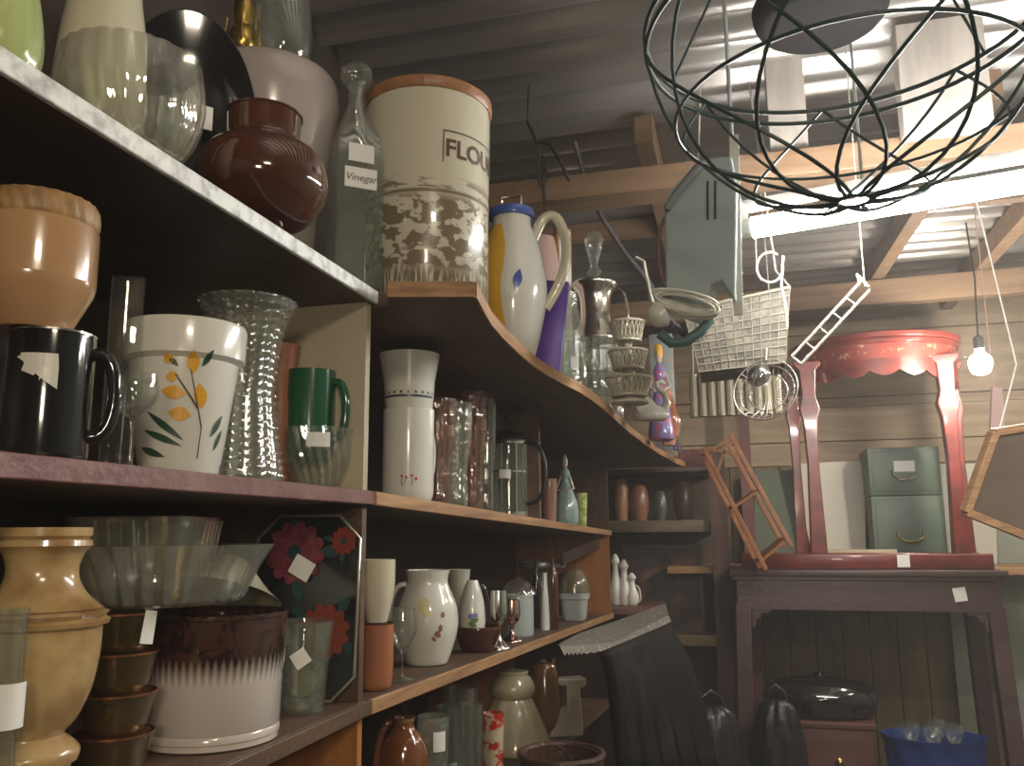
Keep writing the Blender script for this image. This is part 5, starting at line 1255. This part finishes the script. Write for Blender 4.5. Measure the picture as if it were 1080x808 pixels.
m = MB(); a_ = onY(772,140,YG)-cc; b_ = onY(780,330,YG)-cc; m.bar((a_.x+.006,-.02,a_.z),(b_.x,-.02,b_.z-.0),.018,.006); mk('mounting_plate', m, WHITE, r0)
m = MB(); m.tube([(a_.x,0,a_.z),(a_.x,.0,ZC-.03-cc.z)],.004,8); mk('hanger_rod', m, GREYMET, r0)
# curved pinkish cable left of housing
q = onY(700,260,YG); m = MB(); m.tube([onY(x,y,YG+.02)-q for x,y in ((706,222),(696,240),(694,268),(698,292),(706,306))],.004,8); one('power_lead','brown power lead curving down the left side of the grey housing','cable',m,mat('brown_rubber',(.2,.1,.08),.5),loc=q)
# cord bundle
q = onY(722,322,YG-.03)
m = MB()
for k in range(7):
    w0 = 34+3*math.sin(k*2.1); 
    m.tube([onY(722+w0*math.cos(t), 318+k*1.6-4+(7+k*.8)*math.sin(t)+ (722+w0*math.cos(t)-722)*.18, YG-.03+.02*math.sin(t+k))-q for t in [2*PI*j/24 for j in range(24)]],.0028,6,closed=True)
one('cord_bundle','looped bundle of pale cord tied under the grey housing','cord',m,mat('pale_cord',(.52,.50,.42),.6),loc=q)
q = onY(725,345,YG); m = MB(); m.tube([onY(x,y,YG)-q for x,y in ((696,352),(708,362),(724,360),(738,350),(748,338),(746,322))],.010,10); one('hose','short teal rubber hose curled below the cord bundle','hose',m,mat('teal_rubber',(.06,.14,.13),.4),loc=q)
# white enamel ladle cup
q = onY(694,333,YG-.08)
r0 = thing('enamel_ladle','small white enamel ladle hanging left of the cord bundle','ladle',q,(0,math.radians(60),.5))
m = MB(); m.lathe(shell(smoothp([(.004,-.018),(.018,-.012),(.024,0),(.026,.006)],3),.0015),28); mk('bowl', m, WHITE, r0)
m = MB(); m.tube([(-.025,0,.004),(-.04,0,.008),(-.10,0,.03),(-.115,0,.02)],.003,8); mk('handle', m, WHITE, r0)
# hanging tapered basket
YW = 1.95
tp = [onY(722,332,YW), onY(832,308,YW)]; bo = [onY(738,394,YW), onY(828,384,YW)]
cc = (tp[0]+tp[1]+bo[0]+bo[1])/4
r0 = thing('wicker_wire_basket','grey woven wire basket hanging below the tube beside the housing','basket',cc+Vector((0,.05,0)))
m = MB(); D = .09
def bq(s_, t_): # s around 0..4, t 0 top..1 bottom
    a_ = tp[0].lerp(bo[0],t_)-cc; b_ = tp[1].lerp(bo[1],t_)-cc
    y_ = -D*(1-.2*t_); k = int(s_)%4; f_ = s_-int(s_)
    A_ = Vector((a_.x,y_,a_.z)); B1_ = Vector((b_.x,y_,b_.z)); C1 = Vector((b_.x,-y_,b_.z)); D1 = Vector((a_.x,-y_,a_.z)); Q = [A_,B1_,C1,D1]
    return Q[k].lerp(Q[(k+1)%4],f_)
for i in range(10): m.tube([bq(s_/6.,i/9.) for s_ in range(24)],.0018 if i else .004,5,closed=True)
for k in range(44): m.tube([bq(k/11.,j/5.) for j in range(6)],.0014,5)
mk('wire_mesh', m, mat('grey_brown_cane', (.27,.24,.18), .6), r0)
m = MB(); vs = [bq(s_,t_)*.985 for t_ in (.02,1.0) for s_ in (0,1,2,3)]
vs += [v*.975 for v in vs]
m.add(vs,[(0,1,5,4),(1,2,6,5),(2,3,7,6),(3,0,4,7),(4,5,6,7),(8,12,13,9),(9,13,14,10),(10,14,15,11),(11,15,12,8),(12,15,14,13)]); o = mk('lining', m, mat('grey_brown_wicker',(.22,.20,.155),.7,noise=(30,(.11,.10,.08),.4,.6),bump=(80,.6)), r0, smooth=0)
m = MB(); a_ = bq(.2,0); b_ = bq(2.8,0)
for q_ in (bq(0,0),bq(1,0)): m.tube([q_,Vector((q_.x*.8,.0,.16)),Vector((q_.x*.5+.0,.0,ZC-.03-cc.z))],.0025,6)
mk('hanger', m, WIREL, r0)
# small curl hanger wires above basket
q = onY(812,290,1.85); m = MB(); m.tube([onY(812+14*math.cos(t),282+16*math.sin(t),1.85)-q for t in [j*2*PI/20 for j in range(18)]],.0028,6); m.tube([onY(x,y,1.85)-q for x,y in ((826,270),(824,300),(828,320),(830,345))],.003,6); m.tube([onY(798,282,1.85)-q, onY(796,230,1.9)-q],.0015,6)
one('curled_wire','pale curled wire hook hanging above the woven basket','hook',m,WIREL,loc=q)
# long tongs / wire toaster arm
q = onY(840,380,1.8); e1 = onY(912,302,1.8); m = MB(); d0 = (e1-q); nrm = Vector((-d0.z,0,d0.x)).normalized()*.012
for s_ in (-1,1): m.tube([nrm*s_, d0+nrm*s_],.003,6)
for k in range(1,5): m.tube([d0*(k/5)+nrm, d0*(k/5)-nrm],.002,6)
m.tube([d0+nrm,d0*1.05+nrm*2.4,d0*1.02-nrm*.5],.003,6); m.tube([d0, Vector((d0.x,0,ZC-.03-q.z))],.0012,5); m.tube([nrm,-nrm],.003,6)
one('wire_tongs','long pale wire tongs slanting right of the woven basket','tongs',m,WIREL,loc=q)
# round wire guard with chrome dome
cc = onY(808,412,1.9); r0 = thing('wire_fan_guard','round thin wire guard with shiny chrome centre under the woven basket','guard',cc,(math.radians(75),0,-.35))
Rg = .070
m = MB()
for k in range(28): a0 = 2*PI*k/28; m.tube([(.02*math.cos(a0),.02*math.sin(a0),-.015),(Rg*.7*math.cos(a0),Rg*.7*math.sin(a0),-.012),(Rg*math.cos(a0),Rg*math.sin(a0),.006)],.0009,5)
for rr,zz in ((Rg,.006),(Rg*.6,-.013),(Rg*.85,-.004)): m.tube([(rr*math.cos(k*PI/24),rr*math.sin(k*PI/24),zz) for k in range(48)],.0015,6,closed=True)
mk('wires', m, mat('grey_thin_wire',(.35,.30,.27),.35,.7), r0)
m = MB(); m.lathe(smoothp([(0,.018),(.018,.014),(.026,0),(.024,-.004),(0,-.004)],3),28,o=(-.012,.03,.02)); mk('chrome_dome', m, CHROME, r0)
m = MB(); m.tube([(0,Rg,.006),(0,Rg+.03,.006)],.002,6); mk('hook', m, WIREL, r0)
# cream slatted washboard
a_ = onY(726,396,2.35); b_ = onY(826,436,2.35); cc = (a_+b_)/2
r0 = thing('slatted_board','cream ribbed board hanging behind the woven basket','board',cc)
m = MB(); W_ = b_.x-a_.x; H_ = a_.z-b_.z+.0; m.box((0,.012,0),(W_,.012,H_)); n = 10
for k in range(n): m.tube([(-W_/2+(k+.5)*W_/n,0,-H_/2),(-W_/2+(k+.5)*W_/n,0,H_/2)],W_/n*.42,8)
mk('ribs', m, mat('cream_plastic',(.48,.43,.30),.5), r0)
m = MB(); 
for s_ in (-1,1): m.tube([(s_*W_*.45,.012,H_/2-.01),(s_*W_*.4,.012,ZC-.03-cc.z)],.002,6)
mk('hanger_wire', m, WIREL, r0)
